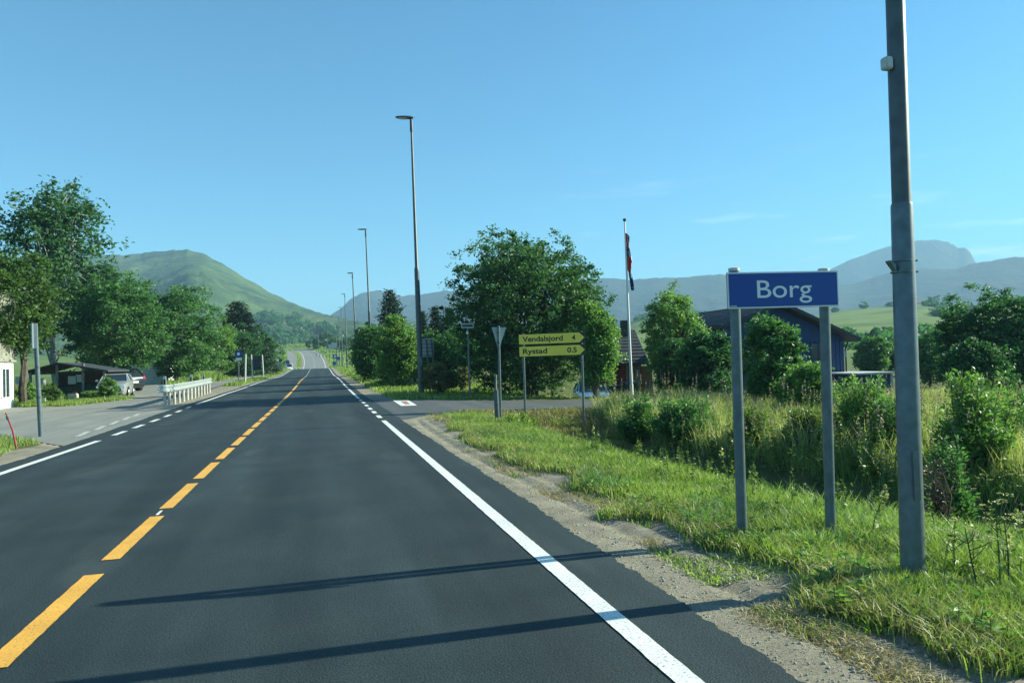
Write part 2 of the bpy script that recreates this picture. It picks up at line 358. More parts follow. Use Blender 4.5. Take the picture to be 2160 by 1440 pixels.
def ground_mat():
    mt, t, b = newmat('ground_soil_and_gravel')
    tc = NM(t, 'ShaderNodeTexCoord')
    def noise(sc, det=5, rough=.6):
        n = NM(t, 'ShaderNodeTexNoise'); n.inputs['Scale'].default_value = sc; n.inputs['Detail'].default_value = det; n.inputs['Roughness'].default_value = rough
        t.links.new(tc.outputs['Object'], n.inputs[0]); return n.outputs[0]
    def ramp(v, stops):
        r = NM(t, 'ShaderNodeValToRGB'); e = r.color_ramp.elements
        while len(e) < len(stops): e.new(.5)
        for q, (p, c) in zip(e, stops): q.position = p; q.color = (*c, 1)
        t.links.new(v, r.inputs[0]); return r.outputs[0]
    g1 = noise(48, 6, .78); g2 = noise(2.6, 8, .7)
    vor = NM(t, 'ShaderNodeTexVoronoi'); vor.inputs['Scale'].default_value = 60; t.links.new(tc.outputs['Object'], vor.inputs[0])
    grav = ramp(g1, [(.28, (.12, .108, .085)), (.5, (.285, .262, .212)), (.74, (.43, .395, .325))])
    gl = ramp(g2, [(.32, (.58, .56, .52)), (.5, (.92, .90, .86)), (.68, (1.15, 1.12, 1.06))])
    gm = NM(t, 'ShaderNodeMix', data_type='RGBA', blend_type='MULTIPLY'); gm.inputs[0].default_value = 1
    t.links.new(grav, gm.inputs[6]); t.links.new(gl, gm.inputs[7])
    soil = ramp(noise(1.7, 8, .65), [(.28, (.035, .045, .018)), (.45, (.075, .085, .028)), (.62, (.13, .125, .045)), (.78, (.19, .165, .08))])
    fields = ramp(noise(.013, 4), [(.35, (.08, .13, .030)), (.6, (.14, .19, .050))])
    far = NM(t, 'ShaderNodeAttribute', attribute_name='farness'); gr = NM(t, 'ShaderNodeAttribute', attribute_name='gravel')
    m1 = NM(t, 'ShaderNodeMix', data_type='RGBA'); t.links.new(far.outputs['Fac'], m1.inputs[0]); t.links.new(soil, m1.inputs[6]); t.links.new(fields, m1.inputs[7])
    ad = NM(t, 'ShaderNodeMath', operation='MULTIPLY_ADD'); ad.inputs[1].default_value = .9; nn = noise(9, 6, .7); t.links.new(nn, ad.inputs[0])
    sb = NM(t, 'ShaderNodeMath', operation='SUBTRACT'); t.links.new(gr.outputs['Fac'], sb.inputs[0]); sb.inputs[1].default_value = .45; t.links.new(sb.outputs[0], ad.inputs[2])
    st = NM(t, 'ShaderNodeMapRange'); st.inputs[1].default_value = .42; st.inputs[2].default_value = .58; t.links.new(ad.outputs[0], st.inputs[0])
    m2 = NM(t, 'ShaderNodeMix', data_type='RGBA'); t.links.new(st.outputs[0], m2.inputs[0]); t.links.new(m1.outputs[2], m2.inputs[6]); t.links.new(gm.outputs[2], m2.inputs[7])
    t.links.new(m2.outputs[2], b.inputs['Base Color']); b.inputs['Roughness'].default_value = .95; b.inputs['Specular IOR Level'].default_value = .2
    bp = NM(t, 'ShaderNodeBump'); bp.inputs['Strength'].default_value = .9; bp.inputs['Distance'].default_value = .02
    t.links.new(g1, bp.inputs['Height']); t.links.new(bp.outputs[0], b.inputs['Normal'])
    return mt
M['ground'] = ground_mat()
def hill_mat(name, stops, nscale, streak=(1, 1, 1), bump=.6, dist=8.0):
    mt, t, b = newmat(name)
    tc = NM(t, 'ShaderNodeTexCoord'); mpn = NM(t, 'ShaderNodeMapping'); mpn.inputs['Scale'].default_value = streak; t.links.new(tc.outputs['Object'], mpn.inputs[0])
    n = NM(t, 'ShaderNodeTexNoise'); n.inputs['Scale'].default_value = nscale; n.inputs['Detail'].default_value = 9; n.inputs['Roughness'].default_value = .62; n.inputs['Distortion'].default_value = .4
    t.links.new(mpn.outputs[0], n.inputs[0])
    r = NM(t, 'ShaderNodeValToRGB'); e = r.color_ramp.elements
    while len(e) < len(stops): e.new(.5)
    for q, (p, c) in zip(e, stops): q.position = p; q.color = (*c, 1)
    t.links.new(n.outputs[0], r.inputs[0]); t.links.new(r.outputs[0], b.inputs['Base Color']); b.inputs['Roughness'].default_value = .95; b.inputs['Specular IOR Level'].default_value = .1
    bp = NM(t, 'ShaderNodeBump'); bp.inputs['Strength'].default_value = bump; bp.inputs['Distance'].default_value = dist
    t.links.new(n.outputs[0], bp.inputs['Height']); t.links.new(bp.outputs[0], b.inputs['Normal'])
    return mt
M['hill'] = hill_mat('hill_heath', [(.30, (.018, .040, .022)), (.42, (.035, .070, .026)), (.54, (.065, .105, .034)), (.70, (.095, .130, .048))], .012, bump=1.0, dist=14)
M['rock'] = hill_mat('mountain_rock', [(.36, (.015, .026, .026)), (.5, (.028, .038, .036)), (.64, (.050, .054, .050))], .006, bump=.8, dist=30)
M['field'] = hill_mat('field_grass', [(.30, (.070, .110, .035)), (.48, (.12, .18, .045)), (.60, (.17, .23, .060)), (.75, (.13, .17, .055))], .010, streak=(.5, 2.4, 2.4), bump=.2, dist=3)

# ------------------------------------------------------------------ haze
def haze():
    mt = bpy.data.materials.new('haze_air'); mt.use_nodes = True; t = mt.node_tree; t.nodes.clear()
    o = t.nodes.new('ShaderNodeOutputMaterial'); v = t.nodes.new('ShaderNodeVolumePrincipled')
    v.inputs['Color'].default_value = (.42, .72, 1.0, 1); v.inputs['Density'].default_value = HAZE
    v.inputs['Anisotropy'].default_value = 0.0
    t.links.new(v.outputs[0], o.inputs['Volume'])
    mb = MB(); x0, x1, y0, y1, z0, z1 = -6200, 6200, -1500, 6200, -12, HTOP
    mb.box(((x0+x1)/2, (y0+y1)/2, (z0+z1)/2), (x1-x0, y1-y0, z1-z0))
    tag(mb.build('haze', mt), 'thin blue summer haze filling the air over the valley', None, None, 'stuff')
HAZE = 0.00026; HTOP = 520
haze()

# ------------------------------------------------------------------ ground
def near_axis(a, b, n0, far, n1, g=2.2):
    t = np.linspace(0, 1, n1)[1:]**g
    return np.concatenate([(a-(far+a)*t)[::-1], np.linspace(a, b, n0), b+(far-b)*t])
XS = np.unique(np.concatenate([-(14+(4000-14)*(np.linspace(0, 1, 46)[1:]**3)), np.linspace(-14, 1.5, 70), np.linspace(1.6, 13, 190), np.linspace(13.2, 40, 80), 40+(4000-40)*(np.linspace(0, 1, 46)[1:]**3)]))
YS = np.unique(np.concatenate([-(1200)*(np.linspace(0, 1, 20)[1:]**2), np.linspace(0, 36, 260), np.linspace(36.4, 140, 150), np.linspace(142, 480, 110), 480+(4600-480)*(np.linspace(0, 1, 20)[1:]**2)]))
def lot_ok(x, y):
    """distance-like mask >0 inside the paved lot / path"""
    return 0
PATHC = [(-8.6, 34), (-8.6, 60), (-8.4, 110), (-8.4, 230), (-10.0, 286), (-12.8, 321), (-17.0, 340), (-29, 364), (-56, 390), (-70, 400)]
def pathx(y): return smooth_interp(y, [p[1] for p in PATHC], [p[0] for p in PATHC])
def lot_near(x): return interp(x, [-40, -12, -7.6, -6.3, -4.9], [21.5, 21.0, 20.6, 18.8, 16.6])
def lot_far(x): return interp(x, [-40, -14.8, -11.2, -9.6, -7.3, -6.9, -4.9], [40.5, 39.7, 37.4, 43.0, 43.0, 35.6, 34.0])
def side_near(x): return interp(x, [1.8, 2.3, 3.2, 5, 8, 12, 28, 70], [18.9, 19.6, 20.9, 22.0, 22.6, 23.1, 24.4, 26])
def side_far(x): return interp(x, [1.8, 2.4, 3.2, 5, 8, 12, 28, 70], [31.8, 30.6, 29.3, 28.3, 28.0, 28.0, 28.9, 30.5])
EDGE_R = 2.0
def edge_l(y): return interp(y, [-60, 17, 34, 45, 60, 95, 300], [-5.05, -5.05, -5.55, -5.6, -5.3, -5.0, -4.9])
def line_l(y): return interp(y, [-60, 13, 17.6, 25, 34, 45, 60, 95, 300], [-4.62, -4.62, -4.62, -4.76, -5.1, -5.2, -4.95, -4.7, -4.6])
def edge_r(y): return interp(y, [-60, 40, 60, 300], [2.0, 2.0, 1.95, 1.8])
def paved(x, y):
    xr = x-xoff(y); e = .12
    a = (xr > edge_l(y)+e) & (xr < edge_r(y)-e) & (y < 520)
    bq = (x > 1.5) & (x < 69) & (y > side_near(x)+e) & (y < side_far(x)-e)
    c = (x < -4.6) & (x > -39) & (y > lot_near(x)+e) & (y < lot_far(x)-e)
    d = (y > 34.5) & (y < 399) & (np.abs(x-pathx(y)) < 1.25-e)
    return a | bq | c | d
gx, gy = np.meshgrid(XS, YS)
gz = terrain(gx, gy)
pv = paved(gx, gy)
rough = (fbm(gx, gy, 4, 1.3)*.05+fbm(gx, gy, 2, .25)*.06)*sstep(2.3, 3.4, np.abs(gx-xoff(gy)+1.5)-2.9)*(1-sstep(200, 600, gy))
vt = np.hypot(gx, gy)
gz = gz+rough*(~pv)-.09*pv+fbm(gx, gy, 3, .004)*5*sstep(500, 1500, vt)
# the soft gravel shoulder has wheel ruts
rut = np.exp(-((gx-2.32-.10*np.sin(gy*.35))/.07)**2)*.030+np.exp(-((gx-2.62-.12*np.sin(gy*.27+1))/.05)**2)*.022
gz = gz-np.where((gy < 19) & (gy > -10), rut, 0)
# strip of ground right next to the asphalt stays just below its edge
V = np.stack([gx.ravel(), gy.ravel(), gz.ravel()], 1)
ny, nx = gx.shape
idx = np.arange(nx*ny).reshape(ny, nx)
Fq = np.stack([idx[:-1, :-1].ravel(), idx[:-1, 1:].ravel(), idx[1:, 1:].ravel(), idx[1:, :-1].ravel()], 1)
me = np_mesh('ground', V, Fq, M['ground'], smooth=True)
xr = gx-xoff(gy)
nb = fbm(gy*.0+3, gy, 3, .8)*.35
gravel = np.clip(.5+(2.98+nb*1.2-xr)/.5, 0, 1)*np.clip(.5+(xr-(edge_l(gy)-.75+nb))/.5, 0, 1)*(gy < 520)
gravel = np.maximum(gravel, np.exp(-np.clip(np.abs(gx-pathx(gy))-1.25, 0, 9)**2/.12)*(gy > 34)*(gy < 400))
gravel = np.maximum(gravel, ((gx < -4.9) & (gx > -8.5) & (gy > 33) & (gy < 58))*1.0)
inl = (gx < -4.6) & (gx > -40) & (gy > lot_near(gx)-.25) & (gy < lot_far(gx)+.5)
gravel = np.maximum(gravel, inl*.85)
corner = np.exp(-((gx-2.6)/.9)**2-((gy-18.2)/1.6)**2); gravel = np.maximum(gravel, corner)
corner2 = np.exp(-((gx-2.5)/.7)**2-((gy-33)/3.0)**2); gravel = np.maximum(gravel, corner2)
a = me.attributes.new('gravel', 'FLOAT', 'POINT'); a.data.foreach_set('value', gravel.ravel().astype(np.float32))
a = me.attributes.new('farness', 'FLOAT', 'POINT'); a.data.foreach_set('value', sstep(45, 160, vt).ravel().astype(np.float32))
ground = tag(link('ground', me), 'grassy soil ground with a pale gravel shoulder along the road', None, None, 'structure')

def sheet(name, us, xa, xb, nacross, mat, lift, along='y', parent=None, edge_drop=0.0):
    """us = stations; xa/xb functions give both edges; along which axis the stations run"""
    us = np.asarray(us, float); t = np.linspace(0, 1, nacross)
    A = xa(us); B = xb(us)
    P = A[:, None]*(1-t)+B[:, None]*t; U = np.repeat(us[:, None], nacross, 1)
    X, Y = (P, U) if along == 'y' else (U, P)
    Z = terrain(X, Y)+lift
    if edge_drop:
        Z[:, 0] -= edge_drop; Z[:, -1] -= edge_drop
    n, k = X.shape; I = np.arange(n*k).reshape(n, k)
    Fc = np.stack([I[:-1, :-1].ravel(), I[:-1, 1:].ravel(), I[1:, 1:].ravel(), I[1:, :-1].ravel()], 1)
    if along != 'y': Fc = Fc[:, ::-1]
    return link(name, np_mesh(name, np.stack([X.ravel(), Y.ravel(), Z.ravel()], 1), Fc, mat, smooth=True), parent)
ys1 = np.concatenate([np.linspace(-25, 0, 30), np.linspace(.05, 16, 700), np.linspace(16.2, 40, 100), np.linspace(41, 146, 90)])
jit = lambda y, s: vnoise(y*16.0+s, y*0+s)*.030+vnoise(y*37.0+s, y*0+s)*.022+vnoise(y*5.0+s, y*0+s)*.018+vnoise(y*1.0+s, y*0+s)*.03
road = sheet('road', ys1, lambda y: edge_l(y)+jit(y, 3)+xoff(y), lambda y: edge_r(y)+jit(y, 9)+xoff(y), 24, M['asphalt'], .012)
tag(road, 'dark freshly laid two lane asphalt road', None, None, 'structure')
road2 = sheet('old_road', np.linspace(145.5, 470, 160), lambda y: edge_l(y)+xoff(y), lambda y: edge_r(y)+xoff(y), 12, M['asphalt_old'], .010)
tag(road2, 'pale grey old asphalt road climbing and bending left beyond the crest', None, None, 'structure')
side = sheet('side_road', np.concatenate([np.linspace(1.75, 12, 60), np.linspace(12.5, 69, 60)]), side_near, side_far, 26, M['asphalt_side'], .006, along='x')
tag(side, 'grey asphalt side road leaving to the right past the direction signs', None, None, 'structure')
lot = sheet('parking_area', np.concatenate([np.linspace(-39, -13, 40), np.linspace(-12.8, -5.0, 60)]), lot_near, lot_far, 50, M['asphalt_lot'], .004, along='x')
tag(lot, 'worn pale asphalt forecourt on the left of the road', None, None, 'structure')
cp = sheet('cycle_path', np.linspace(42, 398, 220), lambda y: pathx(y)-1.25, lambda y: pathx(y)+1.25, 8, M['asphalt_lot'], .010)
tag(cp, 'pale asphalt footpath running along the left of the road', None, None, 'structure')
# gravel drive going back from the lot to the parked cars
def drv(name, pts, wdt, mat):
    pts = [Vector((*p, 0)) for p in pts]; n = 30; vs = []; fs = []
    for i in range(n):
        t = i/(n-1)*(len(pts)-1); k = min(int(t), len(pts)-2); p = pts[k].lerp(pts[k+1], t-k); d = (pts[k+1]-pts[k]).normalized(); q = Vector((-d.y, d.x, 0))
        for j in range(7):
            r = p+q*wdt*(j/6-.5); vs.append((r.x, r.y, float(terrain(r.x, r.y))+.055))
    for i in range(n-1):
        for j in range(6): fs.append((i*7+j, (i+1)*7+j, (i+1)*7+j+1, i*7+j+1))
    me = bpy.data.meshes.new(name); me.from_pydata(vs, [], fs); me.materials.append(mat); return link(name, me)
tag(drv('driveway', [(-9.4, 43.5), (-11.5, 52), (-15.0, 66), (-20, 84)], 5.2, M['asphalt_lot']), 'pale gravel driveway where the two cars stand', None, None, 'structure')

# ------------------------------------------------------------------ road markings
def strip(name, y0, y1, xfun, wd, mat, lift=.017, parent=road, n=None, skew=0.0):
    if y0 < 16: ys = np.unique(np.concatenate([np.linspace(y0, y1, 3), np.arange(max(y0, 0), min(y1, 16), .06)]))
    else: ys = np.linspace(y0, y1, n or max(2, int((y1-y0)/1.2)+1))
    n = len(ys); vs = []; fs = []
    for y in ys:
        xc = float(xfun(y))+float(xoff(y)); z = float(terrain(xc, y))
        j = (random.random()-.5)*.0045; j2 = (random.random()-.5)*.0045
        vs += [(xc-wd/2+j, y, z+lift), (xc+wd/2+j2, y, z+lift)]
    for i in range(n-1): fs.append((2*i, 2*i+1, 2*i+3, 2*i+2))
    me = bpy.data.meshes.new(name); me.from_pydata(vs, [], fs); me.materials.append(mat)
    return link(name, me, parent)
cx_ = lambda y: -1.60
rl_ = lambda y: interp(y, [-60, 19, 40, 300], [1.53, 1.53, 1.60, 1.55])
y = 5.94-1.72-2.125*5
while y < 33:
    strip('centre_dash', y, y+1.70, cx_, .132, M['paint_yellow'], n=3); y += 2.125
strip('centre_line', 34.2, 84, cx_, .13, M['paint_yellow'])
strip('centre_line', 84.2, 145, cx_, .07, M['paint_old'])
strip('old_marking', 8.12, 8.36, lambda y: -1.62, .030, M['paint_white'], n=2)
strip('edge_line', -24, 19.1, rl_, .122, M['paint_white'])
strip('edge_line', 32.3, 145, rl_, .122, M['paint_white'])
for y in (20.1, 22.1, 24.0, 26.0, 28.1, 30.2): strip('edge_dash', y, y+1.05, rl_, .122, M['paint_white'], n=2)
strip('edge_line', -24, 17.6, line_l, .13, M['paint_white'])
for y in (18.9, 21.0, 23.2, 25.4, 27.9, 30.6): strip('edge_dash', y, y+1.15, line_l, .13, M['paint_white'], n=2)
strip('edge_line', 33.7, 145, line_l, .14, M['paint_white'])
for f_, ww in ((rl_, .16), (line_l, .16)): strip('edge_line', 146, 420, f_, ww, M['paint_white'], parent=road2)
strip('centre_line', 146, 400, cx_, .08, M['paint_old'], parent=road2)
# painted hump marking in the mouth of the side road
def flat_poly(name, pts, mat, parent, lift):
    me = bpy.data.meshes.new(name); me.from_pydata([(x, y, float(terrain(x, y))+lift) for x, y in pts], [], [tuple(range(len(pts)))]); me.materials.append(mat); return link(name, me, parent)
flat_poly('hump_marking', [(2.62, 25.2), (3.15, 25.1), (3.30, 28.9), (2.72, 29.3)], M['paint_white'], side, .018)
flat_poly('hump_marking', [(2.86, 26.0), (3.02, 26.0), (3.14, 28.2), (2.94, 28.4)], M['paint_red'], side, .022)
for i in range(5):   # worn pale arrow-like seam on the forecourt
    yy = 19.2+i*1.9; flat_poly('worn_line', [(-5.55-.12*i, yy), (-5.42-.12*i, yy), (-5.60-.12*i, yy+1.5), (-5.72-.12*i, yy+1.5)], M['paint_old'], lot, .010)

# ------------------------------------------------------------------ hills and mountains
def ridge(name, pts, D, D0, zf, label, mat, nu=220, nvf=70, back=.35, pw=1.6, amp=.05, fs=.02, seed=0, kind='structure', sil=1.5):
    px = np.linspace(pts[0][0], pts[-1][0], nu); sy = np.interp(px, [p[0] for p in pts], [p[1] for p in pts])
    sy = sy+fbm(px*.09+seed, px*0+seed, 4)*sil
    Dr = D*(1+.05*fbm(px*.006+seed, px*0, 3)) if np.isscalar(D) else np.interp(px, [q[0] for q in D], [q[1] for q in D])
    h = EYE+Dr*(hz(px)-sy)/F
    sn_ = fbm(px*.09+seed, px*0+seed, 4)*sil; sm_ = np.interp(px, [p[0] for p in pts], [p[1] for p in pts]); kq = np.hanning(31); kq /= kq.sum(); sm_ = np.convolve(np.pad(sm_, 15, mode='edge'), kq, 'valid'); h0 = EYE+Dr*(hz(px)-sm_)/F
    tv = np.concatenate([np.linspace(0, 1, nvf), 1+np.linspace(0, 1, 16)[1:]])
    P, T = np.meshgrid(px, tv)
    Hh = np.repeat(h[None], len(tv), 0); DD = np.repeat(Dr[None], len(tv), 0)
    d0 = np.interp(px, [q[0] for q in D0], [q[1] for q in D0]) if not np.isscalar(D0) else np.full(nu, D0)
    D00 = np.repeat(d0[None], len(tv), 0)
    dist = np.where(T <= 1, D00+(DD-D00)*T, DD*(1+back*(T-1)))
    prof = np.where(T <= 1, np.clip(T, 0, 1)**pw, 1-(T-1)**.9)
    H0 = np.repeat(h0[None], len(tv), 0); Z = zf+(H0-zf)*prof+(Hh-H0)*np.clip(prof, 0, 1)**9
    env = np.where(T <= 1, np.sin(np.pi*np.clip(T, 0, 1))**.8*(1-.4*T), np.sin(np.pi*np.clip(T-1, 0, 1)))
    lat = dist*(P-1080)/F
    Z = Z+env*amp*(Hh-zf)*fbm(lat*fs+seed, dist*fs*.7+seed, 6)*(1-np.clip(T, 0, 1)**6*.9)
    dirs = fw[None, None, :2]+cR[None, None, :2]*((P-1080)/F)[..., None]
    # horizontal direction at the horizon of that column
    ry = (hz(P)-720)/F; dirs = dirs-cU[None, None, :2]*ry[..., None]
    X = dirs[..., 0]*dist; Y = dirs[..., 1]*dist
    n, k = X.shape; I = np.arange(n*k).reshape(n, k)
    Fc = np.stack([I[:-1, :-1].ravel(), I[:-1, 1:].ravel(), I[1:, 1:].ravel(), I[1:, :-1].ravel()], 1)
    me = np_mesh(name, np.stack([X.ravel(), Y.ravel(), Z.ravel()], 1), Fc, mat, smooth=True)
    o = tag(link(name, me), label, None, None, kind)
    return o, (X, Y, Z, P, T)
ridge('mountain', [(640, 700), (700, 664), (722, 650), (740, 632), (765, 618), (800, 612), (830, 616), (850, 624), (900, 620), (940, 612), (990, 618), (1100, 602), (1200, 596), (1290, 585), (1330, 590), (1400, 585), (1450, 584), (1530, 577), (1600, 596), (1640, 606), (1700, 612), (1750, 606), (1768, 603), (1820, 595), (1870, 578), (1900, 570), (1960, 566), (2030, 566), (2055, 556), (2085, 552), (2120, 545), (2150, 540), (2250, 545), (2400, 570), (2500, 590)],
      2500, 1500, 0, 'blue hazy mountain range across the valley behind the village', M['rock'], nu=420, pw=1.25, amp=.16, fs=.006, seed=5, sil=2.0)
ridge('mountain', [(1560, 640), (1640, 610), (1700, 590), (1762, 566), (1800, 548), (1850, 530), (1880, 520), (1920, 510), (1950, 506), (1985, 505), (2005, 509), (2012, 509), (2016, 515), (2020, 513), (2030, 522), (2045, 521), (2055, 530), (2066, 552), (2080, 566), (2140, 590), (2220, 610)],
      3560, 2700, 0, 'tall flat-topped far mountain with a cliff on its right, palest of all', M['rock'], nu=300, nvf=50, pw=1.3, amp=.14, fs=.004, seed=9, sil=1.2)
hill, HG = ridge('hill', [(-500, 600), (-200, 560), (0, 548), (120, 542), (230, 538), (256, 536), (262, 539), (285, 533), (300, 534), (322, 530), (345, 528), (352, 529), (372, 525), (400, 526), (418, 528), (440, 537), (470, 553), (500, 572), (530, 590), (560, 608), (585, 622), (610, 634), (650, 650), (685, 662), (720, 669), (760, 676), (820, 690), (900, 704), (960, 712)],
      [(-500, 1500), (300, 1500), (600, 1250), (760, 900), (960, 800)], [(-500, 500), (500, 480), (700, 430), (960, 330)], 5, 'smooth green heath hill with a rounded top and bluish gullies', M['hill'], nu=340, nvf=120, pw=1.25, amp=.20, fs=.012, seed=2, sil=3.0)
fieldh, FG = ridge('field_hill', [(1280, 700), (1340, 676), (1380, 668), (1480, 664), (1530, 668), (1600, 676), (1700, 672), (1750, 660), (1800, 652), (1850, 648), (1880, 647), (1920, 640), (1950, 638), (1975, 642), (2040, 650), (2200, 652), (2500, 660)],
      700, 150, -2.5, 'long low hill of bright green fields behind the right-hand trees', M['field'], nu=240, nvf=70, pw=1.1, amp=.10, fs=.012, seed=12, sil=.8)

# ------------------------------------------------------------------ leaves, trees
def leaf_quads(C, Ls, Wd, rg, up=.35, droop=0.0, dirs=None, fold=.25):
    n = len(C)
    if dirs is None:
        d = rg.normal(size=(n, 3)); d[:, 2] = d[:, 2]*.6-droop
    else: d = dirs+rg.normal(size=(n, 3))*.25
    d /= np.linalg.norm(d, axis=1)[:, None]
    nrm = rg.normal(size=(n, 3)); nrm[:, 2] += up*3
    s = np.cross(d, nrm); s /= np.linalg.norm(s, axis=1)[:, None]+1e-9
    up_ = np.cross(s, d)
    Ls = np.asarray(Ls)*np.ones(n); Wd = np.asarray(Wd)*np.ones(n)
    a = C-d*(Ls/2)[:, None]; t = C+d*(Ls/2)[:, None]
    mid = C-d*(Ls*.08)[:, None]+up_*(Wd*fold)[:, None]
    l = mid-s*(Wd/2)[:, None]; r = mid+s*(Wd/2)[:, None]
    V = np.stack([a, r, t, l], 1).reshape(-1, 3)
    return V, np.arange(4*n).reshape(n, 4)
def limb(mb, p0, p1, r0_, r1_, rg, n=5, bend=.12, sides=6, mi=0):
    p0 = np.array(p0, float); p1 = np.array(p1, float); Ld = np.linalg.norm(p1-p0); pts = []
    off = rg.normal(size=3)*Ld*bend; off[2] *= .3
    for i in range(n+1):
        t = i/n; p = p0*(1-t)+p1*t+off*math.sin(math.pi*t)+rg.normal(size=3)*Ld*.012; p[2] += Ld*.08*math.sin(math.pi*t)
        pts.append(p)
    mb.tube(pts, [r0_*(1-i/n)+r1_*i/n for i in range(n+1)], sides, mi)
    return pts
def crown_points(rad, cz, ncl, per, rg, clump, zmin, lobes=7, hollow=.45, flat=.7, shape=None):
    """clumps on and inside lumpy envelope"""
    rx, ry, rz = rad
    ld = rg.normal(size=(lobes, 3)); ld /= np.linalg.norm(ld, axis=1)[:, None]; la = rg.uniform(.16, .46, lobes)
    d = rg.normal(size=(ncl*2, 3)); d /= np.linalg.norm(d, axis=1)[:, None]
    g = 0.78+np.max(np.clip((d@ld.T-.55)/.45, 0, 1)*la, axis=1)*1.1+rg.normal(size=len(d))*.05
    f = (hollow+(1-hollow)*rg.random(len(d))**.45)*g
    spr = rg.random(len(d)) < .14; f = np.where(spr, g*rg.uniform(1.0, 1.17, len(d)), f)
    if shape is not None: f = f*shape(d)
    C = d*f[:, None]*np.array([rx, ry, rz]); C[:, 2] += cz
    C = C[C[:, 2] > zmin][:ncl]
    cs = clump*rg.uniform(.5, 1.35, len(C))*np.where(rg.random(len(C)) < .15, .5, 1)
    n = (per*rg.uniform(.6, 1.4, len(C))).astype(int)
    I = np.repeat(np.arange(len(C)), n)
    off = rg.normal(size=(len(I), 3)); off /= np.linalg.norm(off, axis=1)[:, None]
    off *= (rg.random(len(I))**.75)[:, None]
    Lp = C[I]+off*cs[I][:, None]*np.array([1, 1, flat]); 
    crnd = rg.random(len(C))[I]
    return C, Lp, crnd
def tree(name, label, cat, pos, H_, rad, cz, mat, nleaf=12000, leaf=.16, clump=None, trunk_r=.16, seed=1, group=None, bark='bark', zmin=.3, per=75, hollow=.55, stems=1, flat=.62, aspect=.6, shape=None, lobes=7, spread=0.0, nlimb=16, offx=0.0, offy=0.0):
    rg = np.random.default_rng(seed)
    e = empty(name, pos, label, cat, group)
    clump = (clump or max(rad)*.22)*1.0
    if nleaf > 4000: leaf *= 1.12
    ncl = max(12, int(nleaf/per))
    C, Lp, cr_ = crown_points(rad, cz, ncl, per, rg, clump, zmin, lobes, hollow, flat, shape)
    if len(Lp) > 50:
        zt_ = np.percentile(Lp[:, 2], 99.6); s1 = (H_-cz)/max(zt_-cz, .1)
        s2 = (rad[0]/.95)/max(np.percentile(np.abs(Lp[:, 0]), 98.5), .1)
        for A_ in (C, Lp):
            u_ = A_[:, 2] > cz; A_[u_, 2] = cz+(A_[u_, 2]-cz)*s1; A_[:, 0] *= s2
    C = C+np.array([offx, offy, 0]); Lp = Lp+np.array([offx, offy, 0])
    Lp = Lp[Lp[:, 2] > .05] if len(Lp) else Lp
    cr_ = cr_[:len(Lp)]
    V, Fc = leaf_quads(Lp, leaf*rg.uniform(.7, 1.3, len(Lp)), leaf*aspect*rg.uniform(.7, 1.2, len(Lp)), rg)
    rnd = np.clip(.65*cr_+.45*rg.random(len(Lp)), 0, 1)
    link('crown', np_mesh('crown', V, Fc, mat, rnd=rnd), e)
    mb = MB(); top = np.array([offx*.6, offy*.6, cz+rad[2]*.55])
    for s_ in range(stems):
        b0 = np.array([rg.normal()*spread, rg.normal()*spread, -.15]); tp = top+rg.normal(size=3)*np.array([rad[0], rad[1], rad[2]*.4])*(.35 if stems > 1 else .06)
        pts = limb(mb, b0, tp, trunk_r/(stems**.5), trunk_r*.18, rg, 7, .04 if stems == 1 else .08, 8)
        for k in range(max(4, nlimb//stems)):
            c = C[rg.integers(len(C))]; q = pts[int(np.clip(rg.integers(1, 7), 1, 6))]
            if np.linalg.norm(c-q) > max(rad)*1.4: continue
            lp = limb(mb, q, c, trunk_r*.34, trunk_r*.06, rg, 4, .1, 5)
            for _ in range(2):
                c2 = C[np.argmin(np.linalg.norm(C-(c+rg.normal(size=3)*clump*1.5), axis=1))]
                limb(mb, lp[2], c2, trunk_r*.14, trunk_r*.04, rg, 3, .1, 4)
    mb.build('trunk', M[bark], e, smooth=True)
    return e
def px_tree(px, depth, top, halfw, label, mat, cat='tree', name='leafy_tree', bottom_frac=.08, **k):
    """size from how it shows, placed on the ground at its own distance"""
    p = W(px, depth); Ht = EYE+depth*(hz(px)-top)/F-p.z; r = halfw*depth/F
    zb = Ht*bottom_frac; cz = (Ht+zb)/2; rz = (Ht-zb)/2
    return tree(name, label, cat, p, Ht, (r*.95, r*.9, rz*.93), cz, mat, **k)
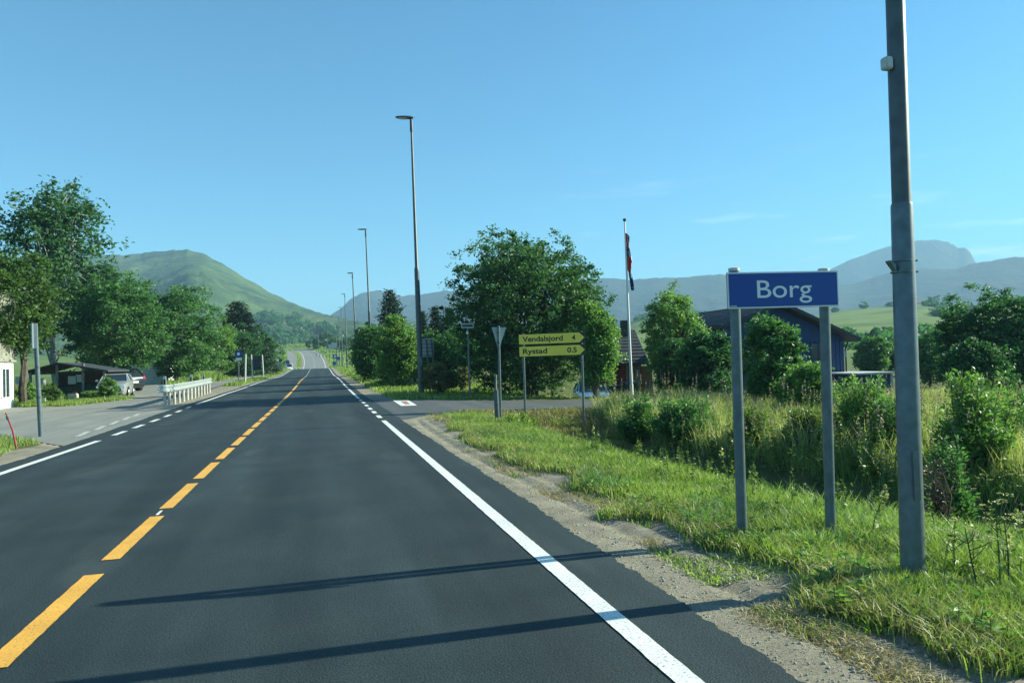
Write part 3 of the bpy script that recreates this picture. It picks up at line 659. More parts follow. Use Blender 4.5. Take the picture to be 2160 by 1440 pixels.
def spruce(px, depth, top, halfw, label, seed, group=None, n=26, mat=None, broad=1.0):
    rg = np.random.default_rng(seed); p = W(px, depth); Ht = EYE+depth*(hz(px)-top)/F-p.z; R_ = halfw*depth/F
    e = empty('spruce_tree', p, label, 'tree', group); C = []; D = []
    mb = MB(); limb(mb, (0, 0, -.1), (0, 0, Ht*.97), .02*Ht, .01, rg, 5, .005, 7)
    for i in range(n):
        t = (i/n)**.85; z = Ht*(.06+.92*t); rr = R_*(1-t)**.8*rg.uniform(.8, 1.2)+.05*R_
        m_ = int(7+9*(1-t))
        for j in range(m_):
            a = 2*math.pi*(j+rg.random())/m_; L_ = rr*rg.uniform(.55, 1.12); k = max(3, int(L_/(.05*Ht))*4)
            s = rg.random(k)**.7; dirv = np.array([math.cos(a), math.sin(a), -.22+.30*t])
            base = np.array([0, 0, z])+dirv*(s*L_)[:, None]; base[:, 2] += .10*L_*s**2
            C.append(np.repeat(base, 5, 0)+rg.normal(size=(k*5, 3))*np.array([.035, .035, .022])*Ht*.7); D.append(np.repeat(np.tile(dirv, (k, 1)), 5, 0))
            if j % 2 == 0 and L_ > .3: mb.tube([(0, 0, z), tuple(np.array([0, 0, z])+dirv*L_*.8)], [.006*Ht*(1-t)+.01, .005], 4, cap=False)
    C = np.concatenate(C); D = np.concatenate(D)
    V, Fc = leaf_quads(C, Ht*.035*rg.uniform(.7, 1.4, len(C)), Ht*.012, rg, dirs=D)
    link('crown', np_mesh('crown', V, Fc, mat or M['needle'], rnd=rg.random(len(C))), e)
    mb.build('trunk', M['bark'], e, smooth=True); return e

# --- left side trees
px_tree(118, 50, 385, 122, 'tall loose grey-green tree on the far left showing sky through its crown', M['leaf_grey'], nleaf=17000, leaf=.26, bottom_frac=.22, seed=11, per=26, hollow=.15, clump=.75, trunk_r=.22, lobes=10, nlimb=30, bark='birch_bark',
        shape=lambda d: np.where(d[:, 2] > .2, 1-.42*np.clip(d[:, 2], 0, 1)**1.2, 1.0))
px_tree(50, 36.0, 545, 108, 'olive-green willow tree standing behind the grey sign post', M['leaf_yellow'], nleaf=30000, leaf=.15, bottom_frac=.27, seed=12, offx=-.5, offy=-2.2, clump=.62, trunk_r=.2, lobes=9, nlimb=24)
px_tree(240, 49, 575, 98, 'broad leafy tree hanging over the two parked cars', M['leaf_mid'], nleaf=34000, leaf=.17, bottom_frac=.10, seed=13, clump=.62, trunk_r=.2, lobes=10, nlimb=24)
px_tree(210, 60, 560, 60, 'dark leafy tree behind the broad tree by the parked cars', M['leaf_dark'], nleaf=14000, leaf=.2, bottom_frac=.15, seed=14, clump=.7)
px_tree(372, 66, 606, 84, 'round-headed tree with a wide dark base behind the guardrail', M['leaf_mid'], nleaf=34000, leaf=.20, bottom_frac=.03, seed=15, clump=.85, trunk_r=.2, lobes=11)
px_tree(300, 74, 632, 50, 'dark tree filling the gap behind the parked dark car', M['leaf_dark'], nleaf=13000, leaf=.24, bottom_frac=.02, seed=16, clump=.9)
px_tree(462, 80, 672, 34, 'small light green tree right of the round-headed tree', M['leaf_light'], nleaf=12000, leaf=.19, bottom_frac=.06, seed=17, clump=.6)
spruce(503, 100, 632, 82, 'large dark spruce behind the bus stop sign', 18, n=30)
px_tree(512, 94, 690, 38, 'dark bushy tree at the foot of the large spruce', M['leaf_dark'], nleaf=12000, leaf=.24, bottom_frac=.02, seed=19, clump=.8)
px_tree(548, 112, 700, 32, 'dark green tree at the end of the left tree row', M['leaf_dark'], nleaf=12000, leaf=.26, bottom_frac=.02, seed=20, clump=.8)
px_tree(583, 160, 728, 22, 'small green bush where the left tree row ends', M['leaf_mid'], cat='bush', name='bush', nleaf=5000, leaf=.3, bottom_frac=.0, seed=21, clump=.8)
px_tree(420, 90, 690, 45, 'dark hedge-like tree behind the white shed', M['leaf_dark'], nleaf=9000, leaf=.28, bottom_frac=.0, seed=22, clump=1.0)
# --- trees in the middle
px_tree(792, 55, 690, 44, 'green bush beside the second street lamp', M['leaf_mid'], cat='bush', name='bush', nleaf=20000, leaf=.16, bottom_frac=.0, seed=31, clump=.55, per=40)
px_tree(842, 45, 668, 46, 'tall light green bush left of the nearest full lamp post', M['leaf_light'], cat='bush', name='bush', nleaf=24000, leaf=.13, bottom_frac=.0, seed=32, clump=.45, lobes=9)
px_tree(776, 75, 680, 30, 'dark bush behind the second street lamp', M['leaf_dark'], cat='bush', name='bush', nleaf=9000, leaf=.2, bottom_frac=.0, seed=33, clump=.6)
spruce(827, 80, 606, 54, 'single pointed spruce above the bushes left of the lamp post', 34, n=26)
spruce(893, 66, 652, 30, 'slim spruce just right of the nearest full lamp post', 35, 'small spruces in the garden')
spruce(921, 62, 642, 42, 'middle spruce of the garden trio', 36, 'small spruces in the garden')
spruce(951, 60, 646, 44, 'right-hand garden spruce against the big tree', 37, 'small spruces in the garden')
px_tree(962, 47, 690, 62, 'dark hedge tree behind the white street name sign', M['leaf_dark'], nleaf=22000, leaf=.16, bottom_frac=.0, seed=38, clump=.6)
px_tree(915, 50, 700, 34, 'mid green bush behind the backside sign board', M['leaf_mid'], cat='bush', name='bush', nleaf=12000, leaf=.15, bottom_frac=.0, seed=43, clump=.5)
px_tree(924, 34, 768, 38, 'brownish flowering shrub under the backside sign board', M['leaf_brown'], cat='bush', name='bush', nleaf=12000, leaf=.09, bottom_frac=.0, seed=39, clump=.22, aspect=.4)
px_tree(972, 38, 775, 24, 'small brown-green shrub left of the street name sign post', M['leaf_brown'], cat='bush', name='bush', nleaf=6000, leaf=.10, bottom_frac=.0, seed=40, clump=.25, aspect=.4)
px_tree(1122, 34, 502, 162, 'huge round broadleaf tree behind the yellow direction signs', M['leaf_big'], nleaf=70000, leaf=.13, bottom_frac=.02, seed=41, clump=.48, trunk_r=.22, stems=6, spread=.5, lobes=16, nlimb=60, hollow=.35, per=40)
px_tree(1258, 31, 640, 42, 'lower light green side of growth right of the big tree', M['leaf_light'], cat='bush', name='bush', nleaf=26000, leaf=.12, bottom_frac=.10, seed=42, clump=.4, lobes=9)
# --- right
px_tree(1432, 42, 617, 66, 'round tree between the flagpole and the town sign', M['leaf_light'], nleaf=30000, leaf=.14, bottom_frac=.05, seed=51, clump=.5, trunk_r=.16, lobes=10, nlimb=26)
px_tree(1492, 33, 702, 56, 'dark bush row left of the town sign post', M['leaf_dark'], cat='bush', name='bush', nleaf=24000, leaf=.12, bottom_frac=.0, seed=52, clump=.4)
px_tree(1418, 36, 718, 36, 'dark bush beneath the round tree by the red barn', M['leaf_dark'], cat='bush', name='bush', nleaf=12000, leaf=.12, bottom_frac=.0, seed=53, clump=.4)
px_tree(1632, 24, 672, 60, 'young pointed-leaf tree seen between the two sign posts', M['leaf_mid'], nleaf=20000, leaf=.13, bottom_frac=.02, seed=54, clump=.34, trunk_r=.07, stems=4, spread=.2, lobes=14, aspect=.42)
px_tree(1700, 21, 770, 52, 'light green bush low against the blue house', M['leaf_light'], cat='bush', name='bush', nleaf=14000, leaf=.10, bottom_frac=.0, seed=55, clump=.3)
for i, (a, d, tp, hw, mt, lb) in enumerate([(1835, 75, 712, 36, 'leaf_mid', 'green tree just right of the blue house'), (1876, 88, 716, 34, 'leaf_dark', 'dark tree behind the small blue shed'), (1960, 62, 700, 42, 'leaf_mid', 'green tree right of the thick pole'), (1925, 92, 706, 40, 'leaf_dark', 'dark tree hidden half by the thick pole'), (2005, 74, 712, 38, 'leaf_dark', 'dark tree between the pole and the big right tree')]):
    px_tree(a, d, tp, hw, lb, M[mt], nleaf=11000, leaf=.24, bottom_frac=.0, seed=60+i, clump=.8, group=None)
px_tree(2112, 36, 616, 122, 'large dark tree at the right edge of the picture', M['leaf_dark'], nleaf=46000, leaf=.14, bottom_frac=.0, seed=66, clump=.5, trunk_r=.2, stems=3, spread=.3, lobes=15, nlimb=30)
px_tree(2060, 30, 720, 60, 'dark bush at the foot of the large right tree', M['leaf_dark'], cat='bush', name='bush', nleaf=16000, leaf=.12, bottom_frac=.0, seed=67, clump=.4)
px_tree(2330, 40, 640, 120, 'dark green tree beyond the right edge', M['leaf_dark'], nleaf=12000, leaf=.26, bottom_frac=.0, seed=68, clump=.8)
px_tree(-170, 46, 480, 120, 'leafy tree left of the white house', M['leaf_mid'], nleaf=12000, leaf=.28, bottom_frac=.1, seed=69, clump=.8)
# --- far bushes by the climbing road
for i, (a, d, tp, hw) in enumerate([(668, 330, 712, 9), (684, 325, 702, 14), (700, 320, 704, 12), (652, 345, 718, 6), (716, 300, 716, 10), (735, 290, 712, 14)]):
    px_tree(a, d, tp, hw, ['dark far bush on the bank, second from the left', 'largest dark far bush on the bank above the road bend', 'dark far bush behind the far lamp posts', 'leftmost tiny far bush on the bank', 'low far bush beside the road sign group', 'far bush half hidden by the roadside bushes'][i],
            M['leaf_dark'], cat='bush', name='bush', nleaf=2600, leaf=.55, bottom_frac=.0, seed=80+i, clump=1.0, nlimb=4)
# --- trees on the field hill and woodland patches on the green hill
def surf_at(Gd, px, t):
    X, Y, Z, P, T = Gd; j = int(np.argmin(np.abs(P[0]-px))); i = int(np.argmin(np.abs(T[:, 0]-t))); return Vector((X[i, j], Y[i, j], Z[i, j]))
small = []
for i, (a, t, hw, hp, lb) in enumerate([(1828, .985, 8, 13, 'small round tree on the skyline left of the church'), (1763, .98, 5, 9, 'tiny tree on the field skyline furthest left'), (1772, .985, 4, 7, 'tiny bush next to the tiny skyline tree'), (1974, .99, 9, 16, 'round dark tree right of the church'), (1998, .99, 7, 16, 'narrow round tree furthest right on the skyline'), (1882, .98, 7, 9, 'bush on the skyline beside the thick pole')]):
    p = surf_at(FG, a, t); d = (Vector(p)-Vector(CAM)).length; r = hw*d/F; h = hp*d/F
    tree('leafy_tree', lb, 'tree', p, h, (r, r, h*.5), h*.5, M['leaf_dark'], nleaf=900, leaf=1.3, clump=r*.35, trunk_r=.3, seed=90+i, zmin=0, nlimb=4, per=30)
def blob_wood(name, label, Gd, spec, mat, seed, size, leaves=34):
    rg = np.random.default_rng(seed); X, Y, Z, P, T = Gd; Cs = []; Ss = []
    for (pa, pb, ta, tb, n, dens) in spec:
        for _ in range(n):
            px_ = rg.uniform(pa, pb); t_ = rg.uniform(ta, tb)
            if dens and vnoise(px_*dens, t_*60*dens+seed) < -.02: continue
            j = int(np.argmin(np.abs(P[0]-px_))); i = int(np.argmin(np.abs(T[:, 0]-t_)))
            i2 = min(i+1, X.shape[0]-1); q = rg.random()
            Cs.append([X[i, j]*(1-q)+X[i2, j]*q+rg.normal()*2, Y[i, j]*(1-q)+Y[i2, j]*q, Z[i, j]*(1-q)+Z[i2, j]*q]); Ss.append(size*rg.uniform(.5, 1.3))
    Cs = np.array(Cs); Ss = np.array(Ss); I = np.repeat(np.arange(len(Cs)), leaves)
    o = rg.normal(size=(len(I), 3)); o /= np.linalg.norm(o, axis=1)[:, None]; o *= (rg.random(len(I))**.4)[:, None]
    Lp = Cs[I]+o*Ss[I][:, None]*np.array([.55, .55, .75])+np.array([0, 0, 1.])*Ss[I][:, None]*.55
    V, Fc = leaf_quads(Lp, Ss[I]*.5, Ss[I]*.38, rg)
    tag(link(name, np_mesh(name, V, Fc, mat, rnd=rg.random(len(Cs))[I])), label, None, None, 'stuff')
blob_wood('wood', 'dark woodland patches and scrub on the lower slope of the green hill', HG,
          [(540, 590, .36, .50, 230, 0), (560, 610, .16, .26, 110, 0), (620, 700, .40, .56, 80, .09), (600, 760, .14, .50, 120, .12), (640, 800, .04, .30, 160, .10), (580, 700, .02, .12, 150, .09)], M['leaf_dark'], 101, 6.0)
blob_wood('hedges', 'blue-green hedges and thickets across the green fields', FG,
          [(1952, 2120, .82, .88, 130, 0), (1975, 2045, .52, .60, 60, 0), (1340, 1560, .88, .99, 110, .05), (1740, 2120, .05, .12, 170, .05)], M['leaf_dark'], 102, 3.6)

# ------------------------------------------------------------------ posts, lamps, signs
def top_at(base, px, py): return at_y(px, py, base.y)
def tpost(mb, a, b, r1, r2=None, n=12, mi=0):
    mb.tube([a, b], [r1, r2 or r1], n, mi)
LAMPG = 'street lamps along the right side of the road'
def lamp(bpx, tpx, arm_px, label, arm=True, Y=None):
    b = G(*bpx) if Y is None else at_y(bpx[0], bpx[1], Y)
    if Y is not None: b = Vector((b.x, Y, float(terrain(b.x, Y))))
    t = top_at(b, *tpx); e = empty('street_lamp', b, label, 'street lamp', LAMPG); v = t-b; Hh = v.length
    mb = MB(); mb.tube([(0, 0, -.2), tuple(v*.10), tuple(v*.44), tuple(v*.452), tuple(v*.46), tuple(v*.96)], [.135, .130, .112, .112, .080, .050], 14); mb.build('pole', M['galv_dull'], e, smooth=True)
    c = MB(); c.tube([tuple(v*.95), tuple(v*.995)], [.075, .06], 10); c.build('collar', M['dark_metal'], e, smooth=True)
    Lh = abs(arm_px-tpx[0])*b.y/F*1.03
    h = MB(); x0_, z0_, y0_ = v.x, v.z, v.y; prof = [(.10, .03, .10), (-.05, .06, .16), (-Lh*.45, .05, .19), (-Lh*.85, .03, .15), (-Lh, .01, .06)]
    vs = []; fs = []
    for (dx, hh, wy) in prof:
        vs += [(x0_+dx, y0_-wy, z0_-hh*.3), (x0_+dx, y0_-wy*.7, z0_+hh), (x0_+dx, y0_+wy*.7, z0_+hh), (x0_+dx, y0_+wy, z0_-hh*.3)]
    for i in range(4):
        for k in range(4): fs.append((i*4+k, i*4+(k+1) % 4, i*4+4+(k+1) % 4, i*4+4+k))
    fs += [(0, 1, 2, 3), (19, 18, 17, 16)]
    h.add(vs, fs); h.build('lamp_head', M['dark_metal'], e, smooth=True)
    g_ = MB(); g_.box((x0_-Lh*.55, y0_, z0_-.045), (Lh*.55, .22, .02)); g_.build('lamp_glass', M['lamp_clear'], e)
    d_ = MB(); d_.box((v.x*.12-.0, v.y*.12-.131, v.z*.12), (.11, .012, .42)); d_.build('service_hatch', M['galv'], e)
    return e
lamp((889, 833), (867, 249), 835, 'nearest full street lamp, tallest in view, right of the road')
lamp((785, 798), (771, 484), 755, 'second street lamp, beside the roadside bushes')
lamp((755, 792), (743, 576), 733, 'third street lamp, in front of the dark bush')
lamp((733, 790), (727, 620), 720, 'fourth street lamp, just left of the third', Y=128)
for i, (a, tpx, tpy, Y_) in enumerate([(722, 719, 648, 160), (716, 714, 668, 195), (710, 709, 682, 235), (690, 690, 688, 285), (672, 672, 694, 325), (650, 650, 694, 352)]):
    lamp((a, 760), (tpx, tpy), tpx-6, ['fifth street lamp from the front, thin against the blue mountain', 'sixth street lamp from the front, far beyond the crest', 'seventh street lamp, rising behind the blue signs', 'distant street lamp at the start of the bend', 'distant street lamp in front of the dark far bush', 'furthest street lamp at the top of the bend'][i], Y=Y_)

# the thick pole at the right
b = G(1925, 1215); b = at_y(1925, 1217, 3.88); t1 = at_y(1902, 432, b.y); t2 = at_y(1888, 0, b.y)
e = empty('utility_pole', b, 'thick galvanised steel mast right of the town sign, running out of the top', 'pole')
v1 = t1-b; v2 = t2-b; v3 = v2+(v2-v1)*1.9
mb = MB(); mb.tube([(0, 0, -.3), tuple(v1*.995), tuple(v1*1.003)], [.0735, .0645, .0612], 32); mb.build('lower_tube', M['galv'], e, smooth=True)
mb = MB(); mb.tube([tuple(v1*.99), tuple(v2), tuple(v3)], [.0565, .0555, .040], 32); mb.build('upper_tube', M['galv_dull'], e, smooth=True)
q = at_y(1903, 562, b.y)-b
mb = MB()
for dz in (.035, -.035):
    mb.tube([(q.x, q.y, q.z+dz-.005), (q.x, q.y, q.z+dz+.005)], [.0690, .0690], 28)
for dz in (.035, -.035): mb.tube([(q.x+.055, q.y-.02, q.z+dz), (q.x+.098, q.y-.02, q.z+dz)], .006, 6)
mb.build('clamp_band', M['galv'], e, smooth=True)
mb = MB(); mb.prism([(q.x-.075, q.z+.01), (q.x-.115, q.z+.035), (q.x-.115, q.z+.025), (q.x-.07, q.z-.03)], 'y', q.y-.03, q.y+.01); mb.build('bracket', M['galv'], e)
q = at_y(1868, 136, b.y)-b
mb = MB(); mb.box((q.x, q.y-.01, q.z), (.055, .06, .078)); mb.build('sensor_box', M['offwhite'], e, bevel=.008)
q = at_y(1916, 1000, b.y)-b
mb = MB(); mb.box((q.x-.005, q.y-.0705, q.z), (.050, .008, .30)); mb.build('service_hatch', M['galv'], e, bevel=.003)

def text_obj(name, txt, size, mat, parent, mtx, off=0.0, width=None, depth=.002, align='LEFT'):
    c = bpy.data.curves.new(name, 'FONT'); c.body = txt; c.size = size; c.offset = off; c.extrude = depth; c.align_x = align
    o = bpy.data.objects.new(name, c); COL.objects.link(o); bpy.context.view_layer.update()
    dg = bpy.context.evaluated_depsgraph_get(); me = bpy.data.meshes.new_from_object(o.evaluated_get(dg)); bpy.data.objects.remove(o)
    xs = [v.co.x for v in me.vertices]; ys = [v.co.y for v in me.vertices]
    if width:
        s = width/(max(xs)-min(xs)); x0 = min(xs)
        for v in me.vertices: v.co.x = (v.co.x-x0)*s
    me.materials.clear(); me.materials.append(mat)
    n = link(name, me, parent); n.matrix_local = mtx; return n
def frame_mtx(o, xdir, zdir=(0, 0, 1)):
    """x along the sign, y up the sign, z out towards the reader"""
    x = Vector(xdir).normalized(); z = Vector(zdir); y = (z-x*z.dot(x)).normalized(); n = x.cross(y)
    mm = Matrix.Identity(4)
    for i in range(3): mm[i][0] = x[i]; mm[i][1] = y[i]; mm[i][2] = n[i]; mm[i][3] = o[i]
    return mm
def rrect(w_, h_, r, n=5):
    pts = []
    for cx, cy, a0 in ((w_-r, h_-r, 0), (r, h_-r, 90), (r, r, 180), (w_-r, r, 270)):
        for i in range(n+1):
            a = math.radians(a0+90*i/n); pts.append((cx+r*math.cos(a), cy+r*math.sin(a)))
    return pts
def plate(name, mtx, poly, th, mat, parent, z0=0.0):
    mb = MB(); mb.prism(poly, 'z', z0, z0+th); o = mb.build(name, mat, parent); o.matrix_local = mtx; return o

# town sign
bl = at_y(1565, 1130, 5.16); br = at_y(1752, 1142, 5.07)
tl = at_y(1548, 567, bl.y); tr = at_y(1737, 568, br.y)
e = empty('town_sign', bl, 'blue place name sign with white letters on two steel posts in the verge', 'road sign')
PR = .040
for (b_, t_) in ((bl, tl), (br, tr)):
    mb = MB(); a_ = b_-bl; c_ = t_-bl; a_ = a_-Vector((0, 0, .25)); mb.tube([a_, c_], [PR, PR], 24); o = mb.build('post', M['galv'], e, smooth=True)
    mb = MB(); mb.tube([c_-Vector((0, 0, .018)), c_+Vector((0, 0, .004)), c_+Vector((0, 0, .010))], [PR+.003, PR+.003, PR*.7], 24); mb.build('post_cap', M['offwhite'], o, smooth=True)
yf = min(bl.y, br.y)
xd = (br-bl); xd.z = 0; xd.normalize(); nrm = Vector((xd.y, -xd.x, 0))
def hit_plane(px, py, P0, n):
    d = Vector(ray(px, py)); o = Vector(CAM); return o+d*((P0-o).dot(n)/d.dot(n))
P0 = bl+nrm*(PR+.012)
TL = hit_plane(1531, 576, P0, nrm); TR = hit_plane(1765, 571, P0, nrm); BL = hit_plane(1534, 652, P0, nrm); BR = hit_plane(1768, 647, P0, nrm)
sw = ((TR-TL).length+(BR-BL).length)/2; sh = ((TL-BL).length+(TR-BR).length)/2
mx = frame_mtx(BL-bl, (BR-BL).normalized()+(TR-TL).normalized(), (TL-BL)+(TR-BR))
plate('panel', mx, rrect(sw, sh, .010), .014, M['sign_back'], e)
bd = plate('border', mx, rrect(sw-.004, sh-.004, .010), .002, M['sign_white'], e, .0145)
bd.matrix_local = mx @ Matrix.Translation((.002, .002, 0))
fp = plate('blue_face', mx @ Matrix.Translation((.012, .012, 0)), rrect(sw-.024, sh-.024, .008), .002, M['sign_blue'], e, .0170)
text_obj('lettering', 'Borg', sh*.70, M['sign_white'], e, mx @ Matrix.Translation((sw*.262, sh*.285, .0195)), off=sh*.0015, width=sw*.49, depth=.0008)
stp = plate('sticker', mx @ Matrix.Translation((.02, .018, 0)), rrect(.05, .006, .001, 1), .001, M['sign_white'], e, .0195)
for (b_, t_) in ((bl, tl), (br, tr)):
    for f_ in (.25, .75):
        mb = MB(); c_ = (BL+(TL-BL)*f_-bl); p_ = b_-bl; mb.tube([(p_.x+(t_.x-b_.x)*.9, p_.y, c_.z-.012), (p_.x+(t_.x-b_.x)*.9, p_.y, c_.z+.012)], [PR+.006, PR+.006], 20); mb.build('clamp', M['dark_metal'], e, smooth=True)

# yellow direction signs
bl = G(1108, 876); br = G(1233, 926)
br = at_d(1233, 926, (bl-Vector(CAM)).dot(Vector(fw))-.45)
e = empty('direction_sign', bl, 'two yellow arrow direction signs on dark backing on two thin steel posts', 'road sign')
yl, yr = bl.y, br.y
for (b_, tp) in ((bl, (1103, 703)), (br, (1226, 698))):
    t_ = at_y(*tp, b_.y); mb = MB(); mb.tube([b_-bl-Vector((0, 0, .3)), t_-bl], [.036, .036], 16); mb.build('post', M['galv'], e, smooth=True)
xd = (br-bl); xd.z = 0; xd.normalize(); nrm = Vector((xd.y, -xd.x, 0)); P0 = bl+nrm*.06
def quad(pts): return [hit_plane(a, c, P0, nrm) for a, c in pts]
def sign_board(TLp, TRp, BLp, BRp, txt, num, twid, nfrac, nwid):
    TL, TR, BL, BR = quad([TLp, TRp, BLp, BRp]); w_ = ((TR-TL).length+(BR-BL).length)/2; h_ = ((TL-BL).length+(TR-BR).length)/2
    mx = frame_mtx(BL-bl, (BR-BL).normalized()+(TR-TL).normalized(), (TL-BL)+(TR-BR))
    k = h_*.52
    pb = plate('back_panel', mx @ Matrix.Translation((-.012, -.012, -.02)), rrect(w_+.02, h_+.024, .01, 2), .018, M['black'], e)
    ar = plate('yellow_arrow', mx, [(0, 0), (w_-k, 0), (w_, h_/2), (w_-k, h_), (0, h_)], .004, M['sign_yellow'], e)
    text_obj('lettering', txt, h_*.74, M['black'], e, mx @ Matrix.Translation((w_*.055, h_*.27, .006)), off=h_*.018, width=w_*twid, depth=.0006)
    text_obj('distance', num, h_*.72, M['black'], e, mx @ Matrix.Translation((w_*nfrac, h_*.27, .006)), off=h_*.018, width=w_*nwid, depth=.0006)
sign_board((1094, 706), (1232, 700.5), (1095, 726.5), (1233, 721.5), 'Vendalsjord', '4', .62, .81, .055)
sign_board((1095, 731), (1233, 726.5), (1096, 752), (1234, 746.5), 'Rystad', '0.5', .375, .735, .145)

# yield sign seen from behind, with a timber stub beside its post
b = G(1056, 893); t_ = at_y(1051.5, 687, b.y)
e = empty('yield_sign', b, 'triangular give way sign seen from its grey back on a thin post', 'road sign')
mb = MB(); mb.tube([(0, 0, -.3), tuple(t_-b)], [.034, .030], 16); mb.build('post', M['galv'], e, smooth=True)
A, B_, C_ = [at_y(*p, b.y+.045)-b for p in ((1037, 690), (1067.5, 690), (1052, 739))]; A.y += 0
mb = MB(); mb.prism([(A.x, A.z), (B_.x, B_.z), (C_.x, C_.z)], 'y', .042, .048); mb.build('triangle_plate', M['sign_back'], e)
for zc in (A.z-.13, C_.z+.20):
    pc = (t_-b)*(zc/(t_-b).z); mb = MB(); mb.tube([(pc.x, pc.y, zc-.02), (pc.x, pc.y, zc+.02)], .040, 14); mb.build('clamp', M['galv_dull'], e, smooth=True)
b2 = at_d(1050, 900, (b-Vector(CAM)).dot(Vector(fw))-.35); b2.z = float(terrain(b2.x, b2.y))
t2_ = at_y(1046, 822, b2.y); e = empty('stub_post', b2, 'short weathered post standing against the give way sign post', 'post')
mb = MB(); mb.tube([(0, 0, -.2), tuple(t2_-b2)], [.062, .058], 14); mb.build('stub', M['galv_dull'], e, smooth=True)
mb = MB(); mb.tube([tuple(t2_-b2), tuple(at_y(1046, 790, b2.y)-b2)], [.028, .026], 10); mb.build('rod', M['wood_and_shade_grey'], e, smooth=True)

# white street name sign
b = G(991, 838); t_ = at_y(987, 690, b.y); e = empty('street_name_sign', b, 'small white name board on a thin post beyond the junction', 'road sign')
mb = MB(); mb.tube([(0, 0, -.2), tuple(t_-b)], [.045, .036], 14); mb.build('post', M['galv'], e, smooth=True)
c = at_y(985.5, 687, b.y)-b; ww = 27*b.y/F; hh = 10.5*b.y/F
mb = MB(); mb.box((c.x, -.06, c.z), (ww, .02, hh)); mb.build('board', M['sign_back'], e, bevel=.004)
mb = MB(); mb.box((c.x, -.073, c.z), (ww*.84, .004, hh*.45)); mb.build('dark_panel', M['roof'], e)
mb = MB(); mb.tube([(c.x, -.0, c.z-hh*.5-.25), (c.x, 0, c.z-hh*.5-.14)], .052, 12); mb.build('clamp', M['sign_white'], e, smooth=True)

# traffic board seen from behind next to the lamp
b = at_d(900, 832, 35.5); b.z = float(terrain(b.x, b.y)); e = empty('road_sign_board', b, 'square sign board seen from behind, right beside the nearest lamp post', 'road sign')
for px_ in (900, 911):
    p_ = at_y(px_, 740, b.y)-b; mb = MB(); mb.tube([(p_.x+.12, 0, -.2), (p_.x, 0, at_y(px_, 716, b.y).z-b.z)], .040, 12); mb.build('post', M['galv_dull'], e, smooth=True)
A = at_y(890, 714, b.y)-b; B_ = at_y(916, 752, b.y)-b
mb = MB(); mb.box(((A.x+B_.x)/2, .085, (A.z+B_.z)/2), (B_.x-A.x, .025, A.z-B_.z)); mb.build('panel', M['sign_back'], e, bevel=.004)
for k in range(5):
    z = A.z+(B_.z-A.z)*(k+.5)/5; mb = MB(); mb.box(((A.x+B_.x)/2, .062, z), ((B_.x-A.x)*.96, .016, .03)); mb.build('stiffener', M['galv_dull'], e)

# left edge post with narrow plate
b = G(87, 921); t_ = at_y(74, 684, b.y); e = empty('sign_post', b, 'tall grey post carrying a sign seen edge-on by the left forecourt', 'road sign')
mb = MB(); mb.tube([(0, 0, -.2), tuple(t_-b)], [.054, .050], 18); mb.build('post', M['galv'], e, smooth=True)
A = at_y(75, 682, b.y)-b; B_ = at_y(78, 735, b.y)-b
mb = MB(); mb.box(((A.x+B_.x)/2-.015, -.07, (A.z+B_.z)/2), (.13, .03, A.z-B_.z), rz=.12); mb.build('plate', M['sign_back'], e, bevel=.005)
mb = MB(); mb.box(((A.x+B_.x)/2-.05, -.092, (A.z+B_.z)/2), (.022, .012, A.z-B_.z)); mb.build('plate_rim', M['sign_white'], e)
for f_ in (.35, .62):
    p_ = (t_-b)*f_; mb = MB(); mb.tube([(p_.x, p_.y, p_.z-.025), (p_.x, p_.y, p_.z+.025)], .058, 16); mb.build('clamp', M['galv_dull'], e, smooth=True)
# leaning red stake
b = G(37, 947); t_ = at_y(12, 870, b.y+.1); e = empty('snow_stake', b, 'thin red stake leaning left in the grass patch', 'stake')
mb = MB(); mb.tube([(0, 0, -.1), tuple((t_-b)*.5+Vector((.02, 0, 0))), tuple(t_-b)], [.020, .018, .014], 8); mb.build('stake_rod', M['red_stick'], e, smooth=True)
mb = MB(); mb.tube([tuple((t_-b)*.80), tuple((t_-b)*.90)], [.0235, .0225], 8); mb.build('reflector_band', M['roof'], e, smooth=True)

# ------------------------------------------------------------------ guardrail
g0 = G(357.7, 855.6); g1 = G(442, 829)
e = empty('guardrail', g0, 'short bright steel guardrail on closely spaced posts left of the road', 'guardrail')
dv = g1-g0; dv.z = 0; Lg = dv.length; dn = dv.normalized(); sn = Vector((dn.y, -dn.x, 0))
NP = 12
for i in range(NP):
    p = dn*(Lg*i/(NP-1)); z = float(terrain(g0.x+p.x, g0.y+p.y))-g0.z
    mb = MB(); mb.tube([(p.x, p.y, z-.2), (p.x, p.y, z+.70)], .058, 12); mb.build('post', M['stone'], e, smooth=True)
def wbeam(pts, zs, side):
    prof = [(-.0, .16), (.045, .13), (.045, .07), (0, .03), (0, -.03), (.045, -.07), (.045, -.13), (0, -.16)]
    vs = []; fs = []
    for k, (p, s_) in enumerate(pts):
        for (o_, z_) in prof: vs.append((p.x+s_.x*o_, p.y+s_.y*o_, zs[k]+z_))
        for (o_, z_) in reversed(prof): vs.append((p.x+s_.x*(o_-.012), p.y+s_.y*(o_-.012), zs[k]+z_))
    n = 16
    for k in range(len(pts)-1):
        for j in range(n): fs.append((k*n+j, k*n+(j+1) % n, k*n+n+(j+1) % n, k*n+n+j))
    fs += [tuple(range(n)), tuple(range((len(pts)-1)*n, len(pts)*n))[::-1]]
    return vs, fs
front = [(sn*.10+dn*(Lg*t-.5), sn) for t in np.linspace(0, 1.04, 14)]
zs = [float(terrain(g0.x+p.x, g0.y+p.y))-g0.z+.74 for p, _ in front]
mb = MB(); mb.add(*wbeam(front, zs)) if False else mb.add(*wbeam(front, zs, 1)); mb.build('rail', M['rail'], e)
arc = []
